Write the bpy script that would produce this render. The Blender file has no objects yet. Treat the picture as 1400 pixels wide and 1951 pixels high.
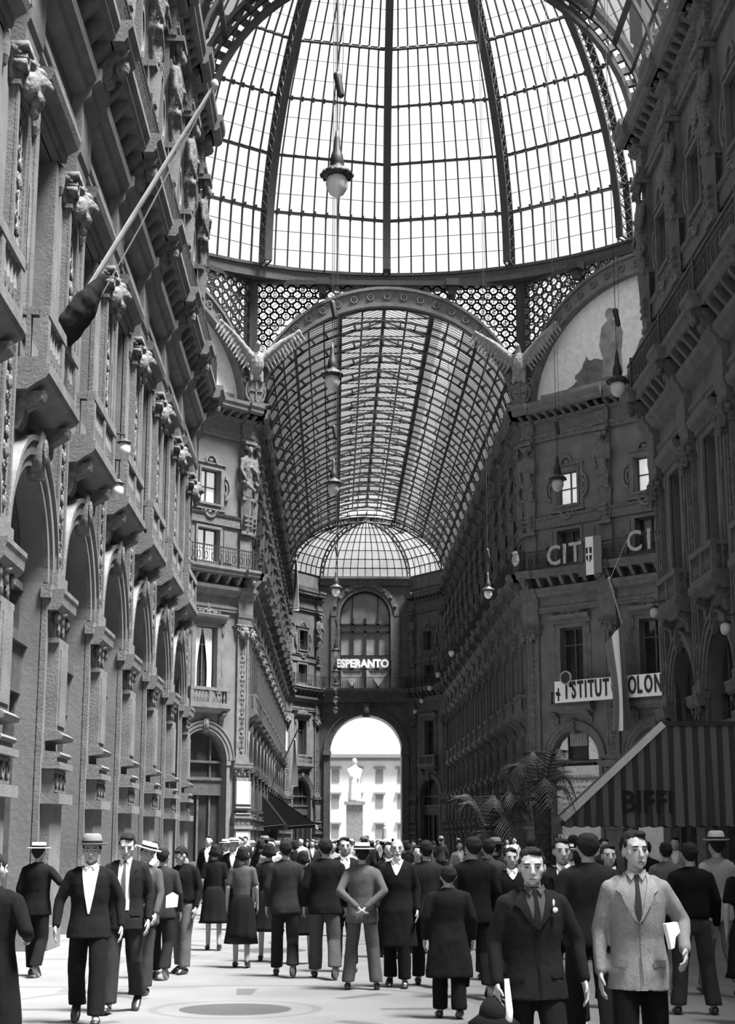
import bpy, math, random
from mathutils import Vector, Matrix, noise
random.seed(7)
R = math.radians
PI = math.pi
scn = bpy.context.scene
COL = scn.collection

# ------------------------------------------------------------------ camera
cam_d = bpy.data.cameras.new('camera'); cam = bpy.data.objects.new('camera', cam_d); COL.objects.link(cam)
cam_d.sensor_fit = 'VERTICAL'; cam_d.sensor_height = 36.0; cam_d.lens = 2950.0 / 1951.0 * 36.0
cam_d.clip_end = 2000
cam.location = (0, 0, 1.65)
cam.rotation_euler = (R(90) + math.atan(625 / 2950), 0, -math.atan(60 / 2950))
scn.camera = cam

# ------------------------------------------------------------------ sky, sun, exposure
world = bpy.data.worlds.new('sky'); scn.world = world; world.use_nodes = True
wn = world.node_tree; bg = wn.nodes['Background']
tc = wn.nodes.new('ShaderNodeTexCoord'); nz = wn.nodes.new('ShaderNodeTexNoise'); nz.inputs['Scale'].default_value = 2.0
cr = wn.nodes.new('ShaderNodeValToRGB')
cr.color_ramp.elements[0].color = (.86, .86, .86, 1); cr.color_ramp.elements[1].color = (1, 1, 1, 1)
wn.links.new(tc.outputs['Generated'], nz.inputs['Vector']); wn.links.new(nz.outputs['Fac'], cr.inputs['Fac'])
wn.links.new(cr.outputs['Color'], bg.inputs['Color'])
bg.inputs['Strength'].default_value = 1.8
sun_d = bpy.data.lights.new('sun', 'SUN'); sun = bpy.data.objects.new('sun', sun_d); COL.objects.link(sun)
sun_d.energy = 68; sun_d.angle = R(17)
SUN_DIR = Vector((-0.37, 0.20, -1.0))
sun.rotation_euler = SUN_DIR.to_track_quat('-Z', 'Y').to_euler(); sun.location = (60, -40, 120)
scn.view_settings.view_transform = 'Standard'; scn.view_settings.look = 'None'
scn.view_settings.gamma = 1; scn.view_settings.use_curve_mapping = False
scn.view_settings.exposure = 0.0
scn.cycles.transparent_max_bounces = 24; scn.cycles.max_bounces = 6; scn.cycles.use_denoising = True

# ------------------------------------------------------------------ materials
def mat(name, v, rough=.8, var=.25, scale=3.0, bump=0.0, bscale=20.0, metal=0.0, detail=6):
    m = bpy.data.materials.new(name); m.use_nodes = True; nt = m.node_tree; b = nt.nodes['Principled BSDF']
    b.inputs['Roughness'].default_value = rough; b.inputs['Metallic'].default_value = metal
    t = nt.nodes.new('ShaderNodeTexCoord'); n = nt.nodes.new('ShaderNodeTexNoise')
    n.inputs['Scale'].default_value = scale; n.inputs['Detail'].default_value = detail
    r = nt.nodes.new('ShaderNodeValToRGB'); lo = v * (1 - var); hi = min(1, v * (1 + var))
    r.color_ramp.elements[0].position = .3; r.color_ramp.elements[1].position = .7
    r.color_ramp.elements[0].color = (lo, lo, lo, 1); r.color_ramp.elements[1].color = (hi, hi, hi, 1)
    nt.links.new(t.outputs['Object'], n.inputs['Vector']); nt.links.new(n.outputs['Fac'], r.inputs['Fac'])
    nt.links.new(r.outputs['Color'], b.inputs['Base Color'])
    if bump:
        n2 = nt.nodes.new('ShaderNodeTexNoise'); n2.inputs['Scale'].default_value = bscale; n2.inputs['Detail'].default_value = 8
        bp = nt.nodes.new('ShaderNodeBump'); bp.inputs['Strength'].default_value = bump; bp.inputs['Distance'].default_value = .05
        nt.links.new(t.outputs['Object'], n2.inputs['Vector']); nt.links.new(n2.outputs['Fac'], bp.inputs['Height'])
        nt.links.new(bp.outputs['Normal'], b.inputs['Normal'])
    return m

def glass(name, tr, body, mixf, rough=.3):
    m = bpy.data.materials.new(name); m.use_nodes = True; nt = m.node_tree
    for n in list(nt.nodes): nt.nodes.remove(n)
    out = nt.nodes.new('ShaderNodeOutputMaterial'); mx = nt.nodes.new('ShaderNodeMixShader')
    t = nt.nodes.new('ShaderNodeBsdfTransparent'); d = nt.nodes.new('ShaderNodeBsdfTranslucent')
    tcx = nt.nodes.new('ShaderNodeTexCoord'); nn = nt.nodes.new('ShaderNodeTexNoise'); nn.inputs['Scale'].default_value = .5
    rr = nt.nodes.new('ShaderNodeValToRGB')
    rr.color_ramp.elements[0].position = .35; rr.color_ramp.elements[1].position = .65
    rr.color_ramp.elements[0].color = (tr * (.75 if tr < .6 else .93),) * 3 + (1,); rr.color_ramp.elements[1].color = (tr,) * 3 + (1,)
    nt.links.new(tcx.outputs['Object'], nn.inputs['Vector']); nt.links.new(nn.outputs['Fac'], rr.inputs['Fac'])
    nt.links.new(rr.outputs['Color'], t.inputs['Color'])
    d.inputs['Color'].default_value = (body, body, body, 1); mx.inputs[0].default_value = mixf
    nt.links.new(t.outputs[0], mx.inputs[1]); nt.links.new(d.outputs[0], mx.inputs[2]); nt.links.new(mx.outputs[0], out.inputs['Surface'])
    return m

STONE = mat('stucco_wall', .125, .85, .22, 1.2, .12, 14)
STONE2 = mat('dressed_stone', .12, .8, .25, 2.5, .2, 22)
CARVE = mat('carved_stone', .11, .8, .45, 9.0, .6, 16)
SUN_SLAB = mat('painted_sunlight', .4, .4, .12, 3)  # pale colour for the painted sun patches on the corner piers
STUCCO_P = mat('painted_plaster', .7, .8, .12, 4, .1, 30)
PAINT_D = mat('mural_paint_dark', .12, .8, .4, 2)
PAINT_M = mat('mural_paint_mid', .24, .8, .3, 2)
IRON = mat('painted_iron', .022, .55, .3, 6)
IRON2 = mat('grey_iron', .055, .6, .3, 5)
PANE = mat('dark_window_glass', .03, .12, .5, .6)
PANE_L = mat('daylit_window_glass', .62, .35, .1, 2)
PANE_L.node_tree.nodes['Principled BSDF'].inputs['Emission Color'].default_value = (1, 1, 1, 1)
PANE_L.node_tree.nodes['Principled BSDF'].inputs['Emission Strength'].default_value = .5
CURT = mat('pale_curtain', .78, .9, .2, 8)
WOOD = mat('dark_shopfront_wood', .07, .5, .4, 4)
SIGNW = mat('white_sign_board', .85, .6, .06, 5)
INK = mat('black_lettering', .012, .6, .1, 5)
LETW = mat('pale_lettering', .92, .6, .1, 5)
LETG = mat('grey_lettering', .34, .6, .2, 5)
GLOBE = mat('opal_globe', .62, .25, .08, 4)
TURF = mat('palm_leaf', .05, .6, .5, 4)
BARK = mat('palm_bark', .05, .9, .5, 12, .8, 20)
TERRA = mat('planter_box', .09, .8, .3, 5)
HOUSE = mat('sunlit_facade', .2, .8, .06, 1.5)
HOUSE2 = mat('facade_recess_shade', .05, .8, .1, 2)  # dark window tone, also painted on the cornice as its shading
BRONZE = mat('monument_stone', .05, .6, .3, 3)
GL_NEAR = glass('smoky_near_glass', .45, .4, .01)
GL_DOME = glass('dome_glass', .64, .8, .02)
GL_SIDE = glass('dusty_vault_glass', .15, .3, .04)
GL_LANT = glass('clear_vault_glass', .34, .5, .03)
GL_END = glass('end_vault_glass', .42, .5, .03)

def mat_floor():
    m = bpy.data.materials.new('mosaic_pavement'); m.use_nodes = True; nt = m.node_tree; N = nt.nodes; L = nt.links
    b = N['Principled BSDF']; b.inputs['Roughness'].default_value = .55
    t = N.new('ShaderNodeTexCoord'); sp = N.new('ShaderNodeSeparateXYZ'); L.new(t.outputs['Object'], sp.inputs[0])
    def M(op, a, c=None, d=None):
        n = N.new('ShaderNodeMath'); n.operation = op
        for i, v in enumerate((a, c, d)):
            if v is None: continue
            if isinstance(v, (int, float)): n.inputs[i].default_value = v
            else: L.new(v, n.inputs[i])
        return n.outputs[0]
    X, Y = sp.outputs['X'], sp.outputs['Y']
    # repeating medallions along the passage, 8.4 m apart
    yy = M('SUBTRACT', M('PINGPONG', M('ADD', Y, 100 * 8.4 - 16.15 + 4.2), 8.4), 0)
    yv = M('SUBTRACT', M('FLOORED_MODULO', M('ADD', Y, 4.2 - 16.15), 8.4), 4.2)
    xv = M('ADD', X, .99)
    r = M('SQRT', M('ADD', M('MULTIPLY', xv, xv), M('MULTIPLY', yv, yv)))
    disc = M('LESS_THAN', r, .56)
    ring = M('COMPARE', r, .82, .05)
    ring2 = M('COMPARE', r, 2.55, .07)
    ang = M('ARCTAN2', yv, xv)
    wed = M('LESS_THAN', M('ABSOLUTE', M('SINE', M('MULTIPLY', ang, 4))), .22)
    band = M('MULTIPLY', M('GREATER_THAN', r, 1.45), M('LESS_THAN', r, 2.2))
    wedge = M('MULTIPLY', wed, band)
    gx = M('COMPARE', M('FLOORED_MODULO', M('ADD', X, 30.0), 3.6), 1.8, .09)
    gy = M('COMPARE', M('FLOORED_MODULO', M('ADD', Y, .3), 4.2), 2.1, .12)
    grid = M('MULTIPLY', M('MAXIMUM', gx, gy), M('GREATER_THAN', r, 2.7))
    dark = M('ADD', M('MULTIPLY', disc, .62), M('ADD', M('MULTIPLY', ring, .2), M('ADD', M('MULTIPLY', wedge, .42), M('ADD', M('MULTIPLY', ring2, .25), M('MULTIPLY', grid, .22)))))
    n1 = N.new('ShaderNodeTexNoise'); n1.inputs['Scale'].default_value = 1.1; n1.inputs['Detail'].default_value = 8; L.new(t.outputs['Object'], n1.inputs['Vector'])
    n2 = N.new('ShaderNodeTexNoise'); n2.inputs['Scale'].default_value = 40; L.new(t.outputs['Object'], n2.inputs['Vector'])
    base = M('MULTIPLY_ADD', n1.outputs['Fac'], .10, .105)
    base = M('MULTIPLY', base, M('MULTIPLY_ADD', n2.outputs['Fac'], .5, .75))
    val = M('MULTIPLY', base, M('SUBTRACT', 1.0, dark))
    c = N.new('ShaderNodeCombineColor')
    for i in range(3): L.new(val, c.inputs[i])
    L.new(c.outputs[0], b.inputs['Base Color'])
    return m
FLOORM = mat_floor()

def mat_stripe(name, a, c, scale):
    m = mat(name, a, .9, .1, 5); nt = m.node_tree; b = nt.nodes['Principled BSDF']
    t = nt.nodes.new('ShaderNodeTexCoord'); s = nt.nodes.new('ShaderNodeSeparateXYZ'); w = nt.nodes.new('ShaderNodeMath'); w.operation = 'FLOORED_MODULO'
    g = nt.nodes.new('ShaderNodeMath'); g.operation = 'GREATER_THAN'; g.inputs[1].default_value = scale * .5; w.inputs[1].default_value = scale
    mx = nt.nodes.new('ShaderNodeMix'); mx.data_type = 'RGBA'
    ad = nt.nodes.new('ShaderNodeMath'); ad.operation = 'ADD'
    nt.links.new(t.outputs['Object'], s.inputs[0]); nt.links.new(s.outputs['X'], ad.inputs[0]); nt.links.new(s.outputs['Y'], ad.inputs[1])
    nt.links.new(ad.outputs[0], w.inputs[0]); nt.links.new(w.outputs[0], g.inputs[0])
    nt.links.new(g.outputs[0], mx.inputs['Factor']); mx.inputs['A'].default_value = (a, a, a, 1); mx.inputs['B'].default_value = (c, c, c, 1)
    nt.links.new(mx.outputs['Result'], b.inputs['Base Color'])
    return m
AWN = mat_stripe('striped_awning_cloth', .05, .16, .26)
AWNW = mat('pale_awning_cloth', .55, .9, .12, 3)

_cloth = {}
def cloth(v):
    k = round(v, 3)
    if k not in _cloth:
        _cloth[k] = mat('woven_cloth_%d' % int(k * 1000), k * (.62 if k > .08 else .42), .95, .14, 40, .2, 120)
        _cloth[k].node_tree.nodes['Principled BSDF'].inputs['Specular IOR Level'].default_value = .15
    return _cloth[k]
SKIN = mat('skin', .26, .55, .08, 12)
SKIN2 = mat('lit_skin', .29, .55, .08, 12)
HAIR = mat('dark_hair', .010, .85, .4, 60)
HAIR.node_tree.nodes['Principled BSDF'].inputs['Specular IOR Level'].default_value = .2
HAIRG = mat('pale_hair', .5, .7, .3, 60)
STRAW = mat('straw', .5, .8, .12, 60)
FELT = mat('grey_felt', .13, .9, .12, 30)
FELTL = mat('pale_felt', .36, .9, .1, 30)
LEATH = mat('black_leather', .02, .35, .3, 20)
EYE = mat('eye_dark', .03, .3, .1, 20)

# ------------------------------------------------------------------ mesh builder
class MB:
    def __init__(s): s.v = []; s.f = []
    def add(s, vs, fs):
        o = len(s.v); s.v += [tuple(p) for p in vs]; s.f += [tuple(i + o for i in f) for f in fs]; return s
    def box(s, x0, x1, y0, y1, z0, z1):
        return s.add([(x0, y0, z0), (x1, y0, z0), (x1, y1, z0), (x0, y1, z0), (x0, y0, z1), (x1, y0, z1), (x1, y1, z1), (x0, y1, z1)],
                     [(0, 3, 2, 1), (4, 5, 6, 7), (0, 1, 5, 4), (1, 2, 6, 5), (2, 3, 7, 6), (3, 0, 4, 7)])
    def quad(s, a, b, c, d): return s.add([a, b, c, d], [(0, 1, 2, 3)])
    def prism(s, poly, y0, y1):            # polygon in x,z pushed along y
        n = len(poly)
        vs = [(p[0], y0, p[1]) for p in poly] + [(p[0], y1, p[1]) for p in poly]
        return s.add(vs, [tuple(range(n)), tuple(range(2 * n - 1, n - 1, -1))] + [(i, i + n, (i + 1) % n + n, (i + 1) % n) for i in range(n)])
    def sweep(s, prof, u0, u1):            # profile in y,z pushed along x
        n = len(prof)
        vs = [(u0, p[0], p[1]) for p in prof] + [(u1, p[0], p[1]) for p in prof]
        return s.add(vs, [tuple(range(n)), tuple(range(2 * n - 1, n - 1, -1))] + [(i, i + n, (i + 1) % n + n, (i + 1) % n) for i in range(n)])
    def lathe(s, prof, c=(0, 0, 0), seg=16, sx=1, sy=1):
        vs = []; fs = []; n = len(prof)
        for r, z in prof:
            for k in range(seg):
                a = 2 * PI * k / seg; vs.append((c[0] + r * sx * math.cos(a), c[1] + r * sy * math.sin(a), c[2] + z))
        for i in range(n - 1):
            for k in range(seg):
                k2 = (k + 1) % seg; fs.append((i * seg + k, i * seg + k2, (i + 1) * seg + k2, (i + 1) * seg + k))
        fs.append(tuple(range(seg - 1, -1, -1))); fs.append(tuple((n - 1) * seg + k for k in range(seg)))
        return s.add(vs, fs)
    def loft(s, rings, seg=16, cap=True):     # rings: (centre, xvec, yvec)
        vs = []; fs = []; n = len(rings)
        for c, a, b in rings:
            c = Vector(c); a = Vector(a); b = Vector(b)
            for k in range(seg):
                t = 2 * PI * k / seg; vs.append(tuple(c + a * math.cos(t) + b * math.sin(t)))
        for i in range(n - 1):
            for k in range(seg):
                k2 = (k + 1) % seg; fs.append((i * seg + k, i * seg + k2, (i + 1) * seg + k2, (i + 1) * seg + k))
        if cap: fs.append(tuple(range(seg - 1, -1, -1))); fs.append(tuple((n - 1) * seg + k for k in range(seg)))
        return s.add(vs, fs)
    def tube(s, pts, r, seg=8):
        pts = [Vector(p) for p in pts]; n = len(pts)
        rs = r if isinstance(r, (list, tuple)) else [r] * n
        rings = []
        up = None
        for i, p in enumerate(pts):
            d = (pts[min(i + 1, n - 1)] - pts[max(i - 1, 0)]).normalized()
            if up is None:
                up = Vector((0, 0, 1)) if abs(d.z) < .9 else Vector((0, 1, 0))
            a = d.cross(up)
            if a.length < 1e-4: a = d.orthogonal()
            a.normalize(); b = a.cross(d).normalized(); up = b
            rings.append((p, a * rs[i], b * rs[i]))
        return s.loft(rings, seg)
    def cap(s, p0, p1, r0, r1, seg=10):       # tapered limb with round ends
        p0 = Vector(p0); p1 = Vector(p1); d = (p1 - p0).normalized(); a = d.orthogonal().normalized(); b = d.cross(a)
        R_ = []
        for t in (-.98, -.7, -.3, 0):
            R_.append((p0 + d * r0 * t, a * r0 * math.sqrt(max(.02, 1 - t * t)), b * r0 * math.sqrt(max(.02, 1 - t * t))))
        for t in (0, .3, .7, .98):
            R_.append((p1 + d * r1 * t, a * r1 * math.sqrt(max(.02, 1 - t * t)), b * r1 * math.sqrt(max(.02, 1 - t * t))))
        return s.loft(R_, seg)
    def ell(s, c, r, seg=12, rings=8):
        pr = []
        c = Vector(c)
        for i in range(rings + 1):
            t = -PI / 2 + PI * i / rings; q = max(.03, math.cos(t))
            pr.append((c + Vector((0, 0, r[2] * math.sin(t))), Vector((r[0] * q, 0, 0)), Vector((0, r[1] * q, 0))))
        return s.loft(pr, seg)
    def bar(s, p0, p1, w, h, up=(0, 0, 1)):
        p0 = Vector(p0); p1 = Vector(p1); d = (p1 - p0).normalized(); a = d.cross(Vector(up))
        if a.length < 1e-3: a = d.orthogonal()
        a.normalize(); b = a.cross(d); a = a * w / 2; b = b * h / 2
        return s.add([p0 - a - b, p0 + a - b, p0 + a + b, p0 - a + b, p1 - a - b, p1 + a - b, p1 + a + b, p1 - a + b],
                     [(0, 1, 2, 3), (7, 6, 5, 4), (0, 4, 5, 1), (1, 5, 6, 2), (2, 6, 7, 3), (3, 7, 4, 0)])
    def band(s, cx, cz, i_, o_, y0, y1, a0=0, a1=180, n=24):   # arched band in x,z; i_, o_: (rx, rz)
        pi_ = []; po = []
        for k in range(n + 1):
            a = R(a0 + (a1 - a0) * k / n); c, q = math.cos(a), math.sin(a)
            pi_.append((cx + i_[0] * c, cz + i_[1] * q)); po.append((cx + o_[0] * c, cz + o_[1] * q))
        vs = []
        for k in range(n + 1):
            vs += [(pi_[k][0], y0, pi_[k][1]), (po[k][0], y0, po[k][1]), (po[k][0], y1, po[k][1]), (pi_[k][0], y1, pi_[k][1])]
        fs = []
        for k in range(n):
            a = 4 * k; b = a + 4
            fs += [(a, a + 1, b + 1, b), (a + 1, a + 2, b + 2, b + 1), (a + 2, a + 3, b + 3, b + 2), (a + 3, a, b, b + 3)]
        fs += [(0, 3, 2, 1), (4 * n, 4 * n + 1, 4 * n + 2, 4 * n + 3)]
        return s.add(vs, fs)
    def xf(s, fn, start=0):
        for i in range(start, len(s.v)): s.v[i] = tuple(fn(Vector(s.v[i])))
        return s
    def mesh(s, name, m, smooth=False):
        me = bpy.data.meshes.new(name); me.from_pydata(s.v, [], s.f); me.materials.append(m); me.validate()
        if smooth: me.shade_smooth()
        me.update(); return me

def link(name, data, parent=None, **props):
    o = bpy.data.objects.new(name, data); COL.objects.link(o)
    if parent: o.parent = parent
    for k, v in props.items():
        if v is not None: o[k] = v
    return o
def thing(name, label, cat, loc=(0, 0, 0), rz=0, group=None, kind=None):
    o = link(name, None, None, label=label, category=cat, group=group, kind=kind)
    o.location = loc; o.rotation_euler = (0, 0, rz); return o
def parts(root, plist):
    for p in plist:
        o = link(p[0], p[1], root)
        if len(p) > 2:
            for q in p[2]: link(q[0], q[1], o)
    return root
def copy_tree(o, parent=None):
    c = o.copy(); COL.objects.link(c); c.parent = parent
    for ch in [x for x in KIDS.get(o.name, o.children)]: copy_tree(ch, c)
    return c
KIDS = {}
def remesh(mb, vox, it, name, m, nz_=0, nscale=8.0):
    me = mb.mesh('tmp', m); o = bpy.data.objects.new('tmp', me); COL.objects.link(o)
    r = o.modifiers.new('r', 'REMESH'); r.mode = 'VOXEL'; r.voxel_size = vox
    if it: s_ = o.modifiers.new('s', 'SMOOTH'); s_.factor = .5; s_.iterations = it
    dg = bpy.context.evaluated_depsgraph_get(); dg.update()
    out = bpy.data.meshes.new_from_object(o.evaluated_get(dg)); out.name = name
    bpy.data.objects.remove(o); bpy.data.meshes.remove(me)
    if nz_:
        ns = [v.normal.copy() for v in out.vertices]
        for v, n in zip(out.vertices, ns):
            p = v.co; q = noise.noise(Vector((p.x * nscale, p.y * nscale, p.z * nscale * .6))) + .5 * noise.noise(Vector((p.x * nscale * 2.3, p.y * nscale * 2.3, p.z * nscale * 1.2 + 7)))
            v.co = p + n * q * nz_
    if not out.materials: out.materials.append(m)
    out.shade_smooth(); return out

NUM = {'window': 0, 'trim': 0}
def sname(k):
    NUM[k] += 1; return '%s_%d' % (k, NUM[k])

# ------------------------------------------------------------------ geometry constants
XL, XR = -4.65, 10.12          # wall planes of the near arm
FL, FR = -4.72, 10.22         # wall planes of the far arm
CX = 2.75
YN, YF, YE = 47.6, 81.5, 141.0
ZC = 24.6
PITCH, DP = 4.39, 4.9
DL = 3 * DP + .7              # diagonal wall length
DD = DL * math.sqrt(.5)
TOP = 25.0

# ================================================================== FACADES
ARCH_R, ARCH_S = 1.5, 5.65
def holes_wall(mb, u0, u1, z0, z1, holes, depth=.45, n=0.0):
    """front face with rectangular openings and their reveals"""
    us = sorted({u0, u1} | {h[0] for h in holes} | {h[1] for h in holes})
    zs = sorted({z0, z1} | {h[2] for h in holes} | {h[3] for h in holes})
    for i in range(len(us) - 1):
        for j in range(len(zs) - 1):
            a, b, c, d = us[i], us[i + 1], zs[j], zs[j + 1]; mu, mz = (a + b) / 2, (c + d) / 2
            if any(h[0] < mu < h[1] and h[2] < mz < h[3] for h in holes): continue
            mb.quad((b, n, c), (a, n, c), (a, n, d), (b, n, d))
    for h in holes:
        a, b, c, d = h
        mb.quad((a, n, c), (a, n - depth, c), (a, n - depth, d), (a, n, d)); mb.quad((b, n, c), (b, n, d), (b, n - depth, d), (b, n - depth, c))
        mb.quad((a, n, d), (a, n - depth, d), (b, n - depth, d), (b, n, d)); mb.quad((a, n, c), (b, n, c), (b, n - depth, c), (a, n - depth, c))
def arch_wall(mb, c, half, z1, r, sp, depth, n=0.0, z0=0):
    """bay c-half..c+half with a round arched opening"""
    mb.quad((c - r, n, z0), (c - half, n, z0), (c - half, n, z1), (c - r, n, z1))
    mb.quad((c + half, n, z0), (c + r, n, z0), (c + r, n, z1), (c + half, n, z1))
    K = 20
    for k in range(K):
        a, b = PI * k / K, PI * (k + 1) / K
        x0, q0, x1, q1 = c + r * math.cos(a), sp + r * math.sin(a), c + r * math.cos(b), sp + r * math.sin(b)
        mb.quad((x0, n, q0), (x0, n, z1), (x1, n, z1), (x1, n, q1))
        mb.quad((x0, n, q0), (x1, n, q1), (x1, n - depth, q1), (x0, n - depth, q0))
    for sg in (-1, 1):
        mb.quad((c + sg * r, n, z0), (c + sg * r, n, sp), (c + sg * r, n - depth, sp), (c + sg * r, n - depth, z0))
MEZZ = (-.75, .75, 15.9, 17.6)
MIDW = (-.72, .72, 9.1, 12.45)
UPW = (-.68, .68, 18.95, 20.75)

def wall_mesh(L, axes, pitch):
    mb = MB()
    cs = [a + pitch / 2 for a in axes[:-1]]; h = pitch / 2
    for c in cs:
        arch_wall(mb, c, h, 8.0, ARCH_R, ARCH_S, .6)
        holes_wall(mb, c - h, c + h, 8.0, TOP, [(c + q[0], c + q[1], q[2], q[3]) for q in (MIDW, MEZZ, UPW)])
    for a, b in ((0, cs[0] - h), (cs[-1] + h, L)):
        if b - a > .01: mb.quad((b, 0, 0), (a, 0, 0), (a, 0, TOP), (b, 0, TOP))
    mb.box(0, L, -7, -1.6, 0, TOP)
    mb.quad((0, 0, TOP), (L, 0, TOP), (L, -1.6, TOP), (0, -1.6, TOP))
    mb.quad((0, 0, 0), (0, 0, TOP), (0, -1.6, TOP), (0, -1.6, 0)); mb.quad((L, 0, 0), (L, -1.6, 0), (L, -1.6, TOP), (L, 0, TOP))
    return mb

def scroll(mb, cx, cz, s, side, y, r=.03):
    pts = []
    for k in range(13):
        t = k / 12; a = R(-90 + 430 * t) ; q = s * (1 - .75 * t)
        pts.append((cx + side * (s * .9 + q * math.cos(a) * 1.0 - s * .2), y, cz + q * math.sin(a)))
    mb.tube(pts, [r * (1 - .4 * k / 12) for k in range(13)], 5)

# --- shared meshes (facade frame: x along the wall, y out of the wall, z up)
def m_pilaster():
    P = []
    b = MB(); b.box(-.56, .56, -.02, .34, 0, .35); b.box(-.5, .5, -.02, .28, .35, 2.22); b.box(-.56, .56, -.02, .38, 2.22, 2.36)
    b.box(-.52, .52, -.02, .32, 2.36, 2.74); b.box(-.62, .62, -.02, .46, 2.2, 2.36); b.box(-.60, .60, -.02, .45, 2.74, 2.84); b.box(-.55, .55, -.02, .36, 2.84, 2.92)
    P.append(('pedestal', b.mesh('pedestal', STONE2)))
    b = MB()
    for q in (-.33, .0, .33):
        b.band(q, 2.55, (.07, .07), (.11, .11), .31, .36, 0, 360, 12)
    b.box(-.46, .46, .31, .345, 2.38, 2.42); b.box(-.46, .46, .31, .345, 2.68, 2.72)
    P.append(('pedestal_panel', b.mesh('pedestal_panel', CARVE)))
    b = MB(); b.sweep([(-.02, 2.92), (.40, 2.92), (.44, 2.96), (.40, 3.0), (.12, 3.02), (.12, 3.17), (.44, 3.2), (.47, 3.26), (.36, 3.32), (-.02, 3.32)], -.5, .5)
    b.box(-.40, .40, -.02, .30, 3.3, 4.72); b.box(-.30, .30, .29, .33, 3.42, 4.62); b.box(-.45, .45, -.02, .30, 4.72, 4.8)
    P.append(('lower_shaft', b.mesh('lower_shaft', STONE2)))
    b = MB(); b.loft([((0, .05, 4.8), (.46, 0, 0), (0, .25, 0)), ((0, .05, 5.0), (.47, 0, 0), (0, .26, 0)), ((0, .05, 5.18), (.56, 0, 0), (0, .36, 0)), ((0, .05, 5.24), (.62, 0, 0), (0, .42, 0))], 4)
    b.box(-.40, .40, -.02, .26, 4.8, 5.25)
    for sg in (-1, 1):
        scroll(b, sg * .02, 5.08, .14, sg, .3); scroll(b, sg * .3, 5.05, .1, sg, .27)
        b.ell((sg * .43, .32, 5.12), (.1, .09, .1), 8, 6); b.ell((sg * .2, .3, 4.95), (.07, .05, .12), 6, 6)
    b.ell((0, .32, 5.1), (.1, .08, .11), 8, 6)
    P.append(('lower_capital', b.mesh('lower_capital', CARVE, True)))
    b = MB(); b.sweep([(-.02, 5.22), (.40, 5.22), (.50, 5.30), (.52, 5.42), (.56, 5.48), (.56, 5.55), (-.02, 5.55)], -.66, .66)
    P.append(('abacus', b.mesh('abacus', STONE2)))
    b = MB(); b.box(-.46, .46, -.02, .30, 5.55, 5.85); b.box(-.38, .38, -.02, .16, 5.85, 12.1)
    b.box(-.38, -.27, .15, .22, 5.85, 12.1); b.box(.27, .38, .15, .22, 5.85, 12.1); b.box(-.27, .27, .15, .22, 5.85, 5.97); b.box(-.27, .27, .15, .22, 11.98, 12.1)
    b.box(-.44, .44, -.02, .27, 12.1, 12.17)
    P.append(('upper_shaft', b.mesh('upper_shaft', STONE2)))
    b = MB(); z = 6.15
    b.tube([(0, .19, 6.0), (0, .19, 11.9)], .022, 5)
    while z < 11.8:
        for sg in (-1, 1):
            scroll(b, 0, z + .2, .09, sg, .19, .022); scroll(b, 0, z + .52, .07, sg, .19, .018)
            b.ell((sg * .12, .19, z + .75), (.05, .035, .1), 6, 5)
        b.ell((0, .2, z), (.1, .045, .1), 8, 6); b.ell((0, .19, z + .72), (.06, .04, .12), 6, 5)
        z += .98
    P.append(('relief', b.mesh('relief', CARVE, True)))
    b = MB(); b.loft([((0, .05, 12.17), (.55, 0, 0), (0, .33, 0)), ((0, .05, 12.5), (.6, 0, 0), (0, .36, 0)), ((0, .05, 12.62), (.74, 0, 0), (0, .5, 0))], 4)
    for sg in (-1, 1):
        b.band(sg * .36, 12.45, (.06, .06), (.15, .15), .1, .4, 0, 360, 12); b.ell((sg * .16, .32, 12.3), (.07, .05, .12), 6, 5)
    b.ell((0, .34, 12.42), (.1, .08, .13), 8, 6); b.box(-.38, .38, -.02, .28, 12.17, 12.6); b.box(-.52, .52, -.02, .44, 12.6, 12.72)
    P.append(('upper_capital', b.mesh('upper_capital', CARVE, True)))
    b = MB()                                          # lion head under the entablature
    b.ell((0, .30, 13.05), (.22, .26, .26)); b.ell((0, .52, 12.98), (.12, .16, .12)); b.ell((0, .44, 13.18), (.15, .12, .08)); b.ell((0, .64, 12.95), (.05, .05, .05))
    for sg in (-1, 1): b.ell((sg * .19, .36, 13.24), (.07, .06, .07), 8, 6); b.ell((sg * .2, .3, 12.9), (.12, .18, .22)); b.ell((sg * .08, .58, 13.07), (.03, .03, .03), 6, 5)
    b.ell((0, .42, 12.78), (.14, .14, .16)); b.ell((0, .36, 12.62), (.1, .1, .16)); b.box(-.2, .2, -.02, .3, 12.72, 13.3)
    P.append(('lion_head', remesh(b, .028, 1, 'lion_head', CARVE, .012, 14)))
    b = MB(); b.sweep([(-.02, 12.72), (.34, 12.72), (.36, 13.0), (.44, 13.1), (.48, 13.3), (-.02, 13.3)], -.48, .48)
    b.sweep([(-.02, 13.3), (.46, 13.3), (.46, 14.0), (.66, 14.12), (.7, 14.3), (.92, 14.42), (.95, 14.62), (-.02, 14.62)], -.5, .5)
    P.append(('entablature_block', b.mesh('entablature_block', STONE2)))
    return P
PIL = m_pilaster()
def squash(plist, k, skip=()):
    for q in plist:
        if q[0] in skip: continue
        for v in q[1].vertices:
            if v.co.y > 0: v.co.y *= k
squash(PIL, .62, ('lion_head', 'pedestal', 'lower_shaft', 'pedestal_panel')); squash([q for q in PIL if q[0] in ('pedestal', 'lower_shaft', 'pedestal_panel')], .82)
for q in PIL:
    if q[0] == 'lion_head':
        for v in q[1].vertices: v.co.z -= .72; v.co.y = v.co.y * .8

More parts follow.
